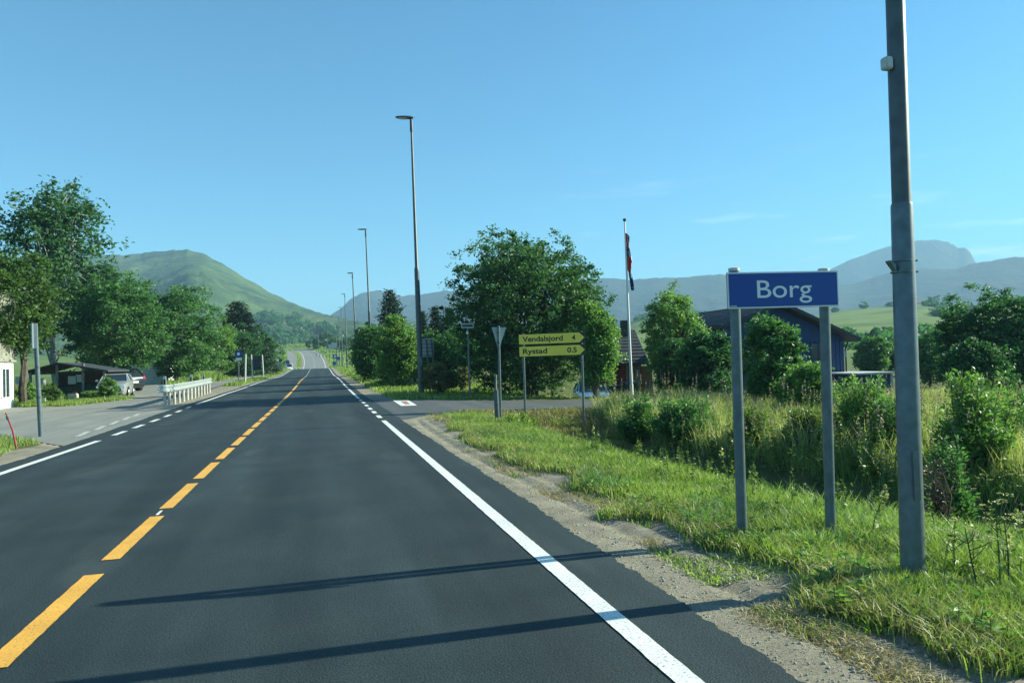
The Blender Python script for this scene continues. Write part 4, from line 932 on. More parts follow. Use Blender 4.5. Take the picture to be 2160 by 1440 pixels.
for a in np.linspace(0, math.pi, 10):
    p = dn*(-.5-math.sin(a)*.33)+sn*(.10*math.cos(a)-.12*(1-math.cos(a))/2*2+0); s_ = (sn*math.cos(a)-dn*math.sin(a)); arc.append((p, s_))
mb = MB(); mb.add(*wbeam(arc, [zs[0]]*len(arc), 1)); mb.build('rail_end', M['rail'], e)
back = [(-sn*.34+dn*(Lg*t-.5), -sn) for t in np.linspace(0, .16, 4)]
mb = MB(); mb.add(*wbeam(back, [zs[0]]*4, 1)); mb.build('rear_rail', M['galv_dull'], e)
for k, (px_, py0, py1) in enumerate([(353.5, 793, 815), (403.5, 789, 806), (435, 787, 800)]):
    f_ = [0.0, .55, .92][k]; p = dn*(Lg*f_); z = float(terrain(g0.x+p.x, g0.y+p.y))-g0.z; zt = at_y(px_, py0, g0.y+p.y).z-g0.z
    r_ = empty('reflector_post', g0+p-sn*.17, ['delineator post at the near end of the guardrail', 'delineator post behind the middle of the guardrail', 'delineator post behind the far end of the guardrail'][k], 'post', 'delineator posts along the guardrail')
    mb = MB(); hgt = zt-z+.0; mb.box((0, 0, hgt/2), (.12, .05, hgt)); mb.build('stake', M['offwhite'], r_, bevel=.01)
    mb = MB(); mb.box((0, -.029, hgt-.24), (.075, .006, .22)); mb.build('reflector', M['black'], r_)

# ------------------------------------------------------------------ flagpole with pennant
b = at_d(1333, 837, 38); b.z = float(terrain(b.x, b.y)); t_ = at_y(1317.5, 466, b.y)
e = empty('flagpole', b, 'white flagpole with a limp pennant in front of the red barn', 'flagpole')
v = t_-b; mb = MB(); mb.tube([(0, 0, -.1), tuple(v*.14), tuple(v*.14), tuple(v*.995)], [.10, .09, .075, .038], 14); mb.build('pole', M['white'], e, smooth=True)
mb = MB(); mb.tube([tuple(v*.995), tuple(v*1.003), tuple(v*1.010), tuple(v*1.014)], [.03, .09, .09, .02], 12); mb.build('finial', M['galv_dull'], e, smooth=True)
mb = MB(); mb.box((.02, 0, v.z*.02), (.30, .24, .9)); mb.build('hinge_base', M['offwhite'], e, bevel=.01)
kk = [(1320, 492, 1), (1324, 500, 5), (1325, 512, 4), (1324, 520, 2.6), (1325, 535, 5), (1327.5, 552, 6.4), (1328.5, 566, 5), (1329.5, 578, 3.8), (1332, 592, 3.0), (1335, 612, 2.4)]
cloths = {'flag_red': [], 'flag_white': [], 'flag_blue': []}
M['flag_red'] = solid('flag_red', (.62, .035, .03), .8, var=.06); M['flag_blue'] = solid('flag_blue', (.02, .04, .20), .8, var=.06); M['flag_white'] = solid('flag_white', (.75, .75, .75), .8, var=.04)
N = 46; ks = np.linspace(0, len(kk)-1, N); K = np.array(kk, float); CX = np.interp(ks, range(len(kk)), K[:, 0]); CY = np.interp(ks, range(len(kk)), K[:, 1]); HW = np.interp(ks, range(len(kk)), K[:, 2])
cols_ = 9; grid = []
for i in range(N):
    row = []
    for j in range(cols_):
        u_ = j/(cols_-1)*2-1; p = at_y(CX[i]+u_*HW[i]*.95, CY[i], b.y-.06)-b; p.y += .09*math.sin(u_*5.5+i*.28)+.03; row.append(p)
    grid.append(row)
vs = [tuple(p) for r_ in grid for p in r_]; fs = []; ms = []
for i in range(N-1):
    for j in range(cols_-1):
        fs.append((i*cols_+j, i*cols_+j+1, (i+1)*cols_+j+1, (i+1)*cols_+j))
        f_ = i/N; s_ = (j+.45*math.sin(i*.22)*3) % 8
        if f_ < .36 or .46 < f_ < .75: mi = 0 if s_ < 5.2 else (1 if s_ < 6.2 else 2)
        else: mi = 2 if s_ < 4.5 else (1 if s_ < 6.2 else (0 if f_ < .5 else 2))
        if f_ > .955: mi = 2
        ms.append(mi)
me = bpy.data.meshes.new('pennant'); me.from_pydata(vs, [], fs)
for k_ in ('flag_red', 'flag_white', 'flag_blue'): me.materials.append(M[k_])
me.polygons.foreach_set('material_index', ms); me.polygons.foreach_set('use_smooth', [True]*len(fs))
o = link('pennant', me, e); sf = o.modifiers.new('thickness', 'SOLIDIFY'); sf.thickness = .004; o['label'] = 'limp red, white and blue pennant hanging down the pole'

# ------------------------------------------------------------------ buildings
def gable_house(name, label, cat, origin, rz, W_, D_, hw_, hr, wall, roof, over=.35, ridge_along='y', parent=None):
    """footprint W_ (x) by D_ (y), eaves hw_, ridge hr, ridge along local y, gables at -y and +y"""
    e = empty(name, origin, label, cat, None, rz)
    mb = MB(); x = W_/2
    mb.prism([(-x, -.3), (x, -.3), (x, hw_), (0, hr-.02), (-x, hw_)], 'y', 0, D_); w1 = mb.build('wall', wall, e)
    for s_ in (-1, 1):
        L_ = math.hypot(x, hr-hw_); sl_ = (hr-hw_)/x; xo = x+over; zo = hw_-over*sl_
        mb = MB(); mb.prism([(0, hr+.02), (0, hr+.16), (s_*xo, zo+.16), (s_*xo, zo+.02)], 'y', -over, D_+over); r1 = mb.build('roof', roof, e)
        nrow = max(4, int(L_/.42)); 
        mb = MB()
        for k in range(nrow):
            f_ = (k+.5)/nrow; xx = s_*xo*f_; zz = (hr+.17)*(1-f_)+(zo+.17)*f_; mb.box((xx, D_/2, zz), (.07, D_+2*over-.02, .035))
        o = mb.build('roof_ribs', roof, e)
        mb = MB(); mb.prism([(0, hr+.005), (0, hr+.17), (s_*(xo+.01), zo+.17), (s_*(xo+.01), zo-.02)], 'y', -over-.045, -over-.005); mb.build('bargeboard', roof, e)
    return e
def window(parent, c, w_, h_, ny=-1, fm=None, axis='y'):
    fr = MB(); t = .07
    def bx(mb, a, d):
        if axis == 'y': mb.box((c[0]+a[0], c[1]+ny*a[1], c[2]+a[2]), d)
        else: mb.box((c[0]+ny*a[1], c[1]+a[0], c[2]+a[2]), (d[1], d[0], d[2]))
    bx(fr, (0, .03, h_/2), (w_+2*t, .06, t)); bx(fr, (0, .03, -h_/2), (w_+2*t, .06, t)); bx(fr, (-w_/2-t/2, .03, 0), (t, .058, h_)); bx(fr, (w_/2+t/2, .03, 0), (t, .058, h_)); bx(fr, (0, .025, 0), (.05, .04, h_))
    f = fr.build('window', fm or M['white'], parent)
    pn = MB(); bx(pn, (0, .012, 0), (w_, .012, h_)); pn.build('pane', M['glass'], f); return f
def boards(parent, x0_, x1_, y_, z0_, z1_, mat, wd=.16, ny=-1, axis='y'):
    n = int((x1_-x0_)/wd); mes = []
    proto = None
    for k in range(n):
        xx = x0_+(k+.5)*(x1_-x0_)/n; h = z1_-z0_
        if proto is None:
            mb = MB(); mb.box((0, 0, 0), (wd*.82, .035, h)) if axis == 'y' else mb.box((0, 0, 0), (.035, wd*.82, h)); proto = mb.build('board', mat, parent); o = proto
        else: o = proto.copy(); COL.objects.link(o); o.parent = parent
        o.location = (xx, y_+ny*(.02+.008*(k % 2)), (z0_+z1_)/2) if axis == 'y' else (y_+ny*(.02+.008*(k % 2)), xx, (z0_+z1_)/2)

# white house on the far left
p = G(33, 858); Hp = lambda px, py, d: EYE+d*(hz(px)-py)/F
hx = p.x; p = Vector((p.x, p.y-8.2, 0))
e = empty('white_house', (hx, p.y, 0), 'two-storey white rendered house at the left edge of the picture', 'house', None, 0.0)
zmid = Hp(30, 767, 38.5); ztop = Hp(20, 622, 37.0)
mb = MB(); mb.box((-4, 4.0, zmid/2-.15), (8, 8, zmid+.3)); mb.build('ground_floor_wall', M['white'], e)
mb = MB(); mb.box((-3.94, 4.1, (zmid+ztop)/2), (8.1, 8.0, ztop-zmid-.02)); mb.build('upper_wall_shade_grey', M['wood_and_shade_grey'], e)  # upper wall greyed: shade from the trees is put into its colour
mb = MB(); mb.prism([(-8.6, ztop+.02), (.18, ztop+.02), (.18, ztop+.20), (-4, ztop+1.3), (-8.6, ztop+.20)], 'y', -.5, 8.6); mb.build('roof', M['roof'], e)
for cx in (-.62, -2.6, -5.0): window(e, (cx, 0, 1.25), .34 if cx > -1 else 1.1, 1.25)
for cx in (-1.2, -3.6, -6.0): window(e, (cx, .1, zmid+1.4), .9, 1.1)
_d = ray(10, 800); window(e, (0.0, hx/_d[0]*_d[1]-e.location.y, 1.15), .75, 1.35, ny=1, axis='x'); window(e, (0.0, 2.4, 1.35), 1.0, 1.25, ny=1, axis='x'); window(e, (.11, 5.2, zmid+1.5), .9, 1.1, ny=1, axis='x')
mb = MB(); mb.tube([(.08, -.06, 0), (.08, -.06, ztop)], .045, 8); mb.build('downpipe', M['offwhite'], e, smooth=True)

# open shelter with notice boards and bins
p = W(150, 41); e = empty('open_shelter', (p.x, p.y, float(terrain(p.x, p.y))), 'low dark open-sided shelter with pale notice boards under the left trees', 'shelter')
sx = 41/F
def LX(px): return (px-150)*sx
ev = Hp(80, 787, 41); rd = Hp(135, 770, 41); ev2 = Hp(222, 786, 41)
mb = MB(); mb.prism([(LX(70), ev), (LX(132), rd), (LX(226), ev2), (LX(226), ev2+.09), (LX(132), rd+.10), (LX(70), ev+.09)], 'y', -.6, 4.2); mb.build('roof', M['roof'], e)
mb = MB(); mb.box((LX(148), 4.0, ev/2), (LX(220)-LX(76), .08, ev)); mb.build('back_wall', M['wood_dark'], e)
for px_ in (78, 127, 176, 216):
    mb = MB(); mb.box((LX(px_), -.3, (rd if px_ in (127, 176) else ev)/2-.05), (.11, .11, (rd if px_ in (127, 176) else ev)+.08)); mb.build('post', M['wood_and_shade_grey'], e)
mb = MB(); mb.box((LX(148), -.3, ev-.06), (LX(222)-LX(76), .09, .13)); mb.build('beam', M['wood_dark'], e)
for (a, b1, c1, d1, lb) in ((93, 806, 14, 14, 'pale board'), (54, 803, 14, 15, 'pale board'), (152, 803, 15, 17, 'white notice'), (168, 800, 14, 15, 'white notice with a mark')):
    z = Hp(a, b1, 41); mb = MB(); mb.box((LX(a), -.05, z), (c1*sx, .04, d1*sx)); o = mb.build('notice_board', M['offwhite'], e, bevel=.006); o['label'] = lb
z = Hp(168, 793, 41); mb = MB(); mb.box((LX(168), -.06, z), (16*sx, .08, .05)); mb.build('board_canopy', M['white'], e)
BG = 'waste bins in the open shelter'
for i, (px_, w_, h_) in enumerate([(142, 22, 17), (167, 14, 22), (181, 14, 20), (197, 17, 18), (120, 13, 19)]):
    q = empty('waste_bin', (p.x+LX(px_), p.y+.3, float(terrain(p.x, p.y))), ['wide low dark bin beneath the left notice in the shelter', 'tall dark bin below the white notice with a canopy', 'dark bin right of centre in the shelter', 'green bin at the right end of the shelter', 'dark bin at the left end of the shelter'][i], 'bin', BG)
    W2 = w_*sx; H2 = h_*sx*1.6
    mb = MB(); vs = []
    for (z_, k_) in ((.06, .82), (H2, 1.0)): vs += [(-W2/2*k_, -.28*k_, z_), (W2/2*k_, -.28*k_, z_), (W2/2*k_, .28*k_, z_), (-W2/2*k_, .28*k_, z_)]
    mb.add(vs, [(3, 2, 1, 0), (4, 5, 6, 7), (0, 1, 5, 4), (1, 2, 6, 5), (2, 3, 7, 6), (3, 0, 4, 7)]); mb.build('body', M['bin'], q, bevel=.015)
    mb = MB(); mb.prism([(-.30, H2+.01), (.30, H2+.03), (.28, H2+.09), (-.28, H2+.05)], 'x', -W2/2-.02, W2/2+.02); mb.build('lid', M['black'], q)
    for s_ in (-1, 1):
        mb = MB(); mb.tube([(s_*W2*.38-.02, .25, .08), (s_*W2*.38+.02, .25, .08)], .08, 12); mb.build('wheel', M['tyre'], q, smooth=True)
# pale posts in the verge by the shelter
for i, (a, y0_, y1_, d_, lb) in enumerate([(218, 842, 797, 39.5, 'slim white post at the right corner of the shelter'), (93, 850, 800, 35.5, 'slim pale post between the two left hedges')]):
    b = W(a, d_); e = empty('marker_post', b, lb, 'post'); h = Hp(a, y1_, d_)-b.z
    mb = MB(); mb.box((0, 0, h/2), (.09, .06, h)); mb.build('stake', M['offwhite'], e, bevel=.008)
    mb = MB(); mb.box((0, -.032, h-.10), (.07, .006, .06)); mb.build('cap_band', M['white'], e)
b = W(158, 38.6); e = empty('stone_planter', b, 'low pale stone block in the grass before the shelter', 'planter'); mb = MB(); mb.box((-.1, 0, .20), (.42, .4, .42)); mb.build('block', M['stone'], e, bevel=.03)
mb = MB(); mb.box((-.1, 0, .425), (.36, .34, .04)); mb.build('soil', M['wood_dark'], e)
# clipped hedges beside the house
for i, (a, hw_, d_, tp, mt, lb) in enumerate([(56, 15, 36.5, 808, 'leaf_light', 'small rounded shrub next to the white house wall'), (109, 16, 35, 808, 'leaf_yellow', 'small yellow-green upright shrub right of the sign post'), (188, 20, 39.3, 824, 'leaf_light', 'low bush below the bins of the shelter'), (229, 20, 38.6, 797, 'leaf_light', 'leafy shrub in front of the silver car')]):
    px_tree(a, d_, tp, hw_, lb, M[mt], cat='bush', name='bush', nleaf=5500, leaf=.085, bottom_frac=.0, seed=120+i, clump=.16, nlimb=6, trunk_r=.04)

# white shed far left centre
b = W(455, 96); e = empty('white_shed', b, 'small white gable-end shed half hidden by the light green tree', 'shed')
wz = 22*96/F; mb = MB(); hb = 42*96/F-0; mb.prism([(-wz/2, 0), (wz/2, 0), (wz/2, hb*.8), (0, hb), (-wz/2, hb*.8)], 'y', 0, 4); mb.build('wall', M['white'], e)
mb = MB(); mb.prism([(-wz/2-.3, hb*.8-.15), (0, hb+.02), (wz/2+.3, hb*.8-.15), (wz/2+.3, hb*.8), (0, hb+.17), (-wz/2-.3, hb*.8)], 'y', -.3, 4.3); mb.build('roof', M['roof'], e)
b = W(262, 66); e = empty('white_outbuilding', b, 'white wall of an outbuilding glimpsed above the parked cars', 'building'); mb = MB(); mb.box((0, 3, 1.1), (7, 5, 2.5)); mb.build('wall', M['white'], e)
mb = MB(); mb.prism([(-3.8, 2.36), (3.8, 2.36), (3.8, 2.5), (0, 3.4), (-3.8, 2.5)], 'y', .2, 5.9); mb.build('roof', M['roof'], e)

# red barn
DB = 46.0
p = W(1345, DB); zb = p.z
def BX(px): return (px-1345)*DB/F
e = empty('red_barn', p, 'dark red barn with weathered grey plank wall and tiled roof behind the flagpole', 'barn', None, -.18)
ze = Hp(1320, 762, DB)-zb; zr = Hp(1330, 702, DB+3)-zb
mb = MB(); mb.prism([(0, -.3), (5.6, -.3), (5.6, ze), (2.8, zr), (0, ze)], 'x', BX(1262), BX(1352)); mb.build('wall', M['wood_red'], e)
mb = MB(); mb.prism([(-.5, ze-.22), (2.8, zr+.03), (6.1, ze-.22), (6.1, ze-.06), (2.8, zr+.2), (-.5, ze-.06)], 'x', BX(1255), BX(1364)); mb.build('roof', M['roof'], e)
mb = MB()
for k in range(10):
    f_ = (k+.5)/10; mb.box(((BX(1255)+BX(1364))/2, -.5+3.3*f_, ze-.04+(zr+.22-ze)*f_), (BX(1364)-BX(1255)-.02, .06, .05))
mb.build('roof_ribs', M['roof'], e)
boards(e, BX(1318), BX(1349), -.01, .0, ze-.08, M['wood_and_shade_grey'], wd=.17)
mb = MB(); mb.box((BX(1336), 2.3, zr+.15), (.42, .42, 1.3)); mb.build('chimney', M['wood_dark'], e)
mb = MB(); mb.box((BX(1281), -.06, 1.0), (BX(1298)-BX(1266), .05, 2.0)); mb.build('barn_door', M['wood_red'], e)
mb = MB(); mb.tube([(BX(1304), -.3, ze-.15), (BX(1303), -.10, ze-.35), (BX(1302), -.08, 0)], .04, 8); mb.build('downpipe', M['black'], e, smooth=True)
mb = MB(); mb.box((BX(1366), 2.4, ze*.42), (BX(1376)-BX(1353), 4.2, ze*.9)); mb.build('ochre_annex', M['wood_ochre'], e)
for i, (a, w_, h_, lb) in enumerate([(1290, .7, 1.0, 'dark bin left of the pair by the red barn'), (1308, .75, 1.05, 'dark bin in the middle beside the barn planks'), (1324, .8, 1.2, 'dark bin nearest the flagpole by the barn')]):
    q_ = W(a, DB-3.0); q = empty('waste_bin', q_, lb, 'bin', 'bins in front of the red barn')
    mb = MB(); mb.box((0, 0, h_/2+.05), (w_, .7, h_)); mb.build('body', M['bin'], q, bevel=.04)
    mb = MB(); mb.prism([(-.4, h_+.06), (.38, h_+.10), (.34, h_+.2), (-.36, h_+.14)], 'x', -w_/2-.03, w_/2+.03); mb.build('lid', M['black'], q)

# blue house, gable towards the road
DH = 46.0
p = W(1660, DH); zb = p.z
def HX(px): return (px-1660)*DH/F
e = empty('blue_house', p, 'large blue wooden house with a wide gable behind the town sign', 'house', None, 0.0)
def HZ(px, py, d=DH): return Hp(px, py, d)-zb
apx = 1640; ap = HZ(apx, 646); el = HZ(1495, 694); er = HZ(1824, 716)
xl_, xr_ = HX(1510), HX(1800)
yy = lambda x: 0
mb = MB(); mb.prism([(xl_, -.4), (xr_, -.4), (xr_, er+.15), (HX(apx), ap-.05), (xl_, el+.05)], 'y', 0, 9); mb.build('wall', M['wood_blue'], e)
mb = MB(); mb.prism([(HX(1494), el-.05), (HX(apx), ap), (HX(1826), er-.1), (HX(1826), er+.12), (HX(apx), ap+.24), (HX(1494), el+.16)], 'y', -.7, 9.6); mb.build('roof', M['roof'], e)
mb = MB()
for k in range(9):
    f_ = k/8; mb.box((HX(1494)+(HX(apx)-HX(1494))*f_, 4.45, el+.18+(ap-el+.06)*f_), (.06, 10.28, .05))
    mb.box((HX(apx)+(HX(1826)-HX(apx))*f_, 4.45, ap+.25+(er-ap-.12)*f_), (.06, 10.28, .05))
mb.build('roof_ribs', M['roof'], e)
mb = MB(); mb.box((HX(1683), 3.4, ap+.45), (.62, .62, 1.5)); mb.build('chimney', M['wood_dark'], e)
boards(e, xl_+.05, xr_-.05, -.005, -.3, er-.0, M['wood_blue'], wd=.30)
for (a, b_) in ((1560, 740), (1640, 740), (1735, 742), (1640, 690)):
    window(e, (HX(a), -.045, HZ(a, b_)), 1.0, 1.1, fm=M['wood_blue'])
mb = MB(); mb.tube([(xr_+.25, -.1, er-.1), (xr_+.07, -.08, er-.5), (xr_+.07, -.08, -.2)], .05, 8); mb.build('downpipe', M['black'], e, smooth=True)
q = HX(1803); mb = MB(); mb.box((q, -.05, HZ(1803, 745)), (.14, .12, .45)); mb.build('wall_lamp', M['sign_white'], e, bevel=.01)
# low shed with a pale roof edge
DS = 44.0; p = W(1845, DS)
e = empty('blue_shed', p, 'low flat-roofed blue shed with a pale roof edge right of the blue house', 'shed')
hs = Hp(1845, 786, DS)-p.z; x0_, x1_ = -44*DS/F, 41*DS/F
mb = MB(); mb.box(((x0_+x1_)/2, 2, hs/2-.1), (x1_-x0_, 4, hs)); mb.build('wall', M['wood_blue'], e)
mb = MB(); mb.box(((x0_+x1_)/2, 2, hs-.02), (x1_-x0_+.4, 4.4, .10)); mb.build('roof', M['offwhite'], e)
mb = MB(); mb.box((x1_-.08, -.03, hs/2-.1), (.16, .05, hs-.1)); mb.build('corner_board', M['offwhite'], e)
mb = MB(); mb.box(((x0_+x1_)/2+.2, -.02, hs*.42), (.9, .05, hs*.78)); dd = mb.build('door', M['wood_blue'], e)

# church on the skyline
p = surf_at(FG, 1930, .975); d = (p-Vector(CAM)).dot(Vector(fw)); u_ = d/F
e = empty('church', p, 'distant church with steep dark roof and thin pale tower behind the thick pole', 'church')
zt = EYE+d*(hz(1937)-590)/F-p.z; z1_ = EYE+d*(hz(1937)-617)/F-p.z; z0_ = EYE+d*(hz(1950)-640)/F-p.z
vs = []; fs = []
prof = [(22, z0_-1), (21, z0_+.5), (14, z0_+(z1_-z0_)*.33), (9, z0_+(z1_-z0_)*.66), (5, z1_)]
for (r_, z_) in prof:
    for k in range(8): a = math.pi/4*k+.39; vs.append((r_*u_*math.cos(a)*1.0, r_*u_*math.sin(a), z_))
for i in range(4):
    for k in range(8): fs.append((i*8+k, i*8+(k+1) % 8, i*8+8+(k+1) % 8, i*8+8+k))
fs.append(tuple(range(32, 40)))
mb = MB(); mb.add(vs, fs); mb.build('roof', M['roof'], e)
mb = MB(); mb.tube([(0, 0, -2), (0, 0, z0_-.5)], 17*u_, 8); mb.build('wall', M['stone'], e)
mb = MB(); mb.tube([(4*u_, 0, z1_-3), (5.5*u_, 0, zt-5)], [3.2*u_, 1.6*u_], 6); mb.build('tower', M['white'], e)
mb = MB(); mb.tube([(5.5*u_, 0, zt-5), (5.5*u_, 0, zt-3), (5.5*u_, 0, zt)], [1.9*u_, 1.9*u_, .5*u_], 6); mb.build('spire', M['dark_metal'], e)

# ------------------------------------------------------------------ cars
def car(label, pos, rz, paintm, Ln=4.3, Wd_=1.78, Ht=1.46, kind='hatch', cat='car', name='parked_car'):
    e = empty(name, pos, label, cat, None, rz)
    hw = Wd_/2; L2 = Ln/2
    van = kind == 'van'
    # stations front(+y) to rear(-y): y, z_low, z_belt, half width
    st = [(L2, .42, .58, .60), (L2-.08, .28, .72, .80), (L2-.35, .20, .80, .92), (L2-.95, .18, .90, .98), (L2-1.25, .18, .94, 1), (0, .18, .97, 1), (-L2+.9, .18, 1.0, 1), (-L2+.35, .20, 1.0, .96), (-L2+.08, .28, .96, .88), (-L2, .42, .85, .74)]
    vs = []; fs = []; K = 8
    for (y_, zl, zb_, k) in st:
        h = hw*k; zm = (zl+zb_)/2
        vs += [(-h*.86, y_, zl), (h*.86, y_, zl), (h*.97, y_, zl+.10), (h, y_, zm), (h*.95, y_, zb_), (h*.80, y_, zb_+.035), (-h*.80, y_, zb_+.035), (-h*.95, y_, zb_), (-h, y_, zm), (-h*.97, y_, zl+.10)]
    K = 10
    for i in range(len(st)-1):
        for j in range(K): fs.append((i*K+j, i*K+(j+1) % K, (i+1)*K+(j+1) % K, (i+1)*K+j))
    fs += [tuple(range(K)), tuple(range((len(st)-1)*K, len(st)*K))[::-1]]
    mb = MB(); mb.add(vs, fs); mb.build('body', paintm, e, smooth=True)
    # greenhouse
    yA, yB, yC, yD = (L2-1.05, L2-1.75, -L2+.75, -L2+.18) if not van else (L2-.65, L2-1.15, -L2+.25, -L2+.08)
    zb_, zt_ = .98, Ht-.05
    gv = [(-hw*.86, yA, .93), (hw*.86, yA, .93), (-hw*.70, yB, zt_), (hw*.70, yB, zt_), (-hw*.70, yC, zt_), (hw*.70, yC, zt_), (-hw*.86, yD, zb_), (hw*.86, yD, zb_)]
    mb = MB(); mb.add(gv, [(0, 1, 3, 2), (2, 3, 5, 4), (4, 5, 7, 6), (0, 2, 4, 6), (1, 7, 5, 3), (0, 6, 7, 1)]); mb.build('window_glass', M['glass'], e)
    mb = MB(); mb.prism([(yB+.10, zt_-.02), (yB-.10, Ht), (yC+.15, Ht), (yC-.12, zt_-.03)], 'x', -hw*.72, hw*.72); o = mb.build('roof', paintm, e, bevel=.02)
    for s_ in (-1, 1):
        mb = MB()
        for (a, b1, r_) in (((s_*hw*.865, yA, .93), (s_*hw*.71, yB, zt_), .035), ((s_*hw*.87, -.05, .97), (s_*hw*.715, -.05, zt_), .035), ((s_*hw*.87, yD, .98), (s_*hw*.715, yC, zt_), .05 if not van else .08)):
            mb.tube([a, b1], r_, 6)
        mb.build('pillar', paintm, e)
        for yy_ in (L2-.80, -L2+.78):
            mb = MB(); mb.tube([(s_*(hw-.20), yy_, .32), (s_*(hw+.012), yy_, .32)], .32, 18); wv = mb.build('wheel', M['tyre'], e, smooth=True)
            mb = MB(); mb.tube([(s_*(hw-.0), yy_, .32), (s_*(hw+.022), yy_, .32)], [.20, .18], 12); mb.build('rim', M['rim'], wv, smooth=True)
        mb = MB(); mb.box((s_*hw*.66, L2-.13, .66), (.34, .16, .13)); mb.build('headlight', M['lamp_clear'], e, bevel=.02)
        mb = MB(); mb.box((s_*hw*.76, -L2+.10, .90), (.20, .14, .22)); mb.build('tail_light', M['lamp_red'], e, bevel=.02)
        mb = MB(); mb.box((s_*(hw+.06), yA-.30, 1.0), (.14, .10, .11)); mb.build('mirror', paintm, e, bevel=.02)
    mb = MB(); mb.box((0, -L2+.0, .62), (.50, .03, .11)); mb.build('number_plate', M['sign_white'], e)
    mb = MB(); mb.box((0, L2-.02, .50), (1.0, .05, .16)); mb.build('grille', M['black'], e)
    return e
b = W(243, 41.5); car('silver-blue hatchback parked under the left tree, front towards the road', b, math.radians(186), M['car_silver'], 3.6, 1.58, 1.36)
b = W(240, 50); b.z += .04; car('dark estate car with red tail light parked behind the silver one', b, math.radians(48), M['car_dark'], 4.4, 1.8, 1.55)
b = W(1244, 39.5); car('pale blue car seen behind the right direction sign post', b, math.radians(165), M['car_blue'], 4.2, 1.75, 1.42)
b = W(608, 205); b.z = float(terrain(b.x, b.y)); car('white van standing on the far footpath before the bend', b, math.radians(10), M['car_white'], 4.6, 1.9, 1.95, 'van', 'van', 'parked_van')
b = W(908, 52); car('white car roof glimpsed behind the brown shrub', b, math.radians(85), M['car_white'], 4.4, 1.8, 1.75, 'van')

# ------------------------------------------------------------------ signs on the left island and far right
b = G(503.5, 806); e = empty('bus_stop_sign', b, 'blue square bus stop sign with a white plate on a slim post', 'road sign')
t_ = at_y(503, 742, b.y)-b; mb = MB(); mb.tube([(0, 0, -.1), tuple(t_)], .045, 10); mb.build('post', M['galv'], e, smooth=True)
u_ = b.y/F*1.02
mb = MB(); mb.box((t_.x+0, -.06, t_.z-4*u_), (13*u_, .02, 13*u_)); mb.build('sign_panel', M['sign_blue'], e, bevel=.01)
mb = MB(); mb.box((t_.x, -.074, t_.z-4*u_), (5*u_, .004, 5*u_)); mb.build('pictogram', M['sign_white'], e)
mb = MB(); mb.box((t_.x, -.06, t_.z-14*u_), (11*u_, .02, 5*u_)); mb.build('lower_plate', M['sign_white'], e, bevel=.005)
def bare_post(px, py0, pxt, py1, label, r=.05, d=None, mat='offwhite'):
    b = G(px, py0) if d is None else W(px, d); e = empty('marker_post', b, label, 'post', 'bare posts on the left verge'); t_ = at_y(pxt, py1, b.y)-b
    mb = MB(); mb.tube([(0, 0, -.1), tuple(t_)], r, 10); mb.build('tube', M[mat], e, smooth=True)
    mb = MB(); mb.tube([tuple(t_), tuple(t_+Vector((0, 0, .04)))], [r*1.15, r*.8], 10); mb.build('cap', M['galv'], e, smooth=True)
bare_post(517, 809, 518, 747, 'pale bare post nearest the road on the left verge', .07)
b = G(533, 800); e = empty('information_board', b, 'dark grey board seen from behind between two pale posts', 'road sign')
for (x_, t0) in ((533, 530), (556, 553)):
    a_ = at_y(x_, 799, b.y)-b; t_ = at_y(t0, 748, b.y)-b; mb = MB(); mb.tube([(a_.x, a_.y, -.1), tuple(t_)], .065, 10); mb.build('post', M['offwhite'], e, smooth=True)
A = at_y(533, 751, b.y)-b; B_ = at_y(551, 780, b.y)-b
mb = MB(); mb.box(((A.x+B_.x)/2, .08, (A.z+B_.z)/2), (B_.x-A.x, .04, A.z-B_.z)); mb.build('panel', M['roof'], e)
b = W(605, 150); e = empty('road_sign', b, 'small blue square sign beside the far footpath', 'road sign'); zt = Hp(609, 760, 150)-b.z
mb = MB(); mb.tube([(0, 0, -.1), (0, 0, zt)], .06, 8); mb.build('post', M['galv'], e); mb = MB(); mb.box((.2, -.08, zt-.35), (.7, .03, .7)); mb.build('sign_panel', M['sign_blue'], e)
for i, (a, d, tp, s_, dx, lb, mt) in enumerate([(705, 150, 766, 7, 0, 'low blue sign at the right verge before the crest', 'sign_blue'), (707, 175, 747, 8, 0, 'blue pictogram sign beyond the crest on the right', 'sign_blue'), (714, 165, 752, 7, 0, 'blue sign next to the far lamp post on the right', 'sign_blue'), (592, 150, 757, 6, 0, 'small dark sign seen from behind on the left bank', 'roof'), (586, 152, 757, 5, 0, 'small yellow-white sign on the left bank', 'sign_white'), (706, 250, 722, 12, 0, 'grey-blue board backs high on the far right verge', 'sign_back'), (699, 255, 726, 10, 0, 'second grey-blue board back on the far right verge', 'sign_back')]):
    b = W(a, d); e = empty('road_sign', b, lb, 'road sign'); u_ = d/F; zt = Hp(a, tp, d)-b.z; zt = max(zt, 1.4)
    for k in (-.3, .3): 
        mb = MB(); mb.tube([(k*s_*u_, 0, -.2), (k*s_*u_, 0, zt)], .05, 6); mb.build('post', M['galv'], e)
    mb = MB(); mb.box((0, -.08, zt-s_*u_*.5), (s_*u_, .03, s_*u_)); mb.build('sign_panel', M[mt], e)
    if 'pictogram' in lb: mb = MB(); mb.box((0, -.10, zt-s_*u_*.5), (s_*u_*.45, .01, s_*u_*.45)); mb.build('pictogram', M['sign_white'], e)
b = W(817, 62); e = empty('marker_post', b, 'thin white stake in the grass between the second lamp and the nearest one', 'post')
mb = MB(); mb.box((0, 0, .45), (.07, .05, 1.0)); mb.build('stake', M['offwhite'], e); mb = MB(); mb.box((0, -.028, .8), (.05, .006, .12)); mb.build('reflector', M['black'], e)
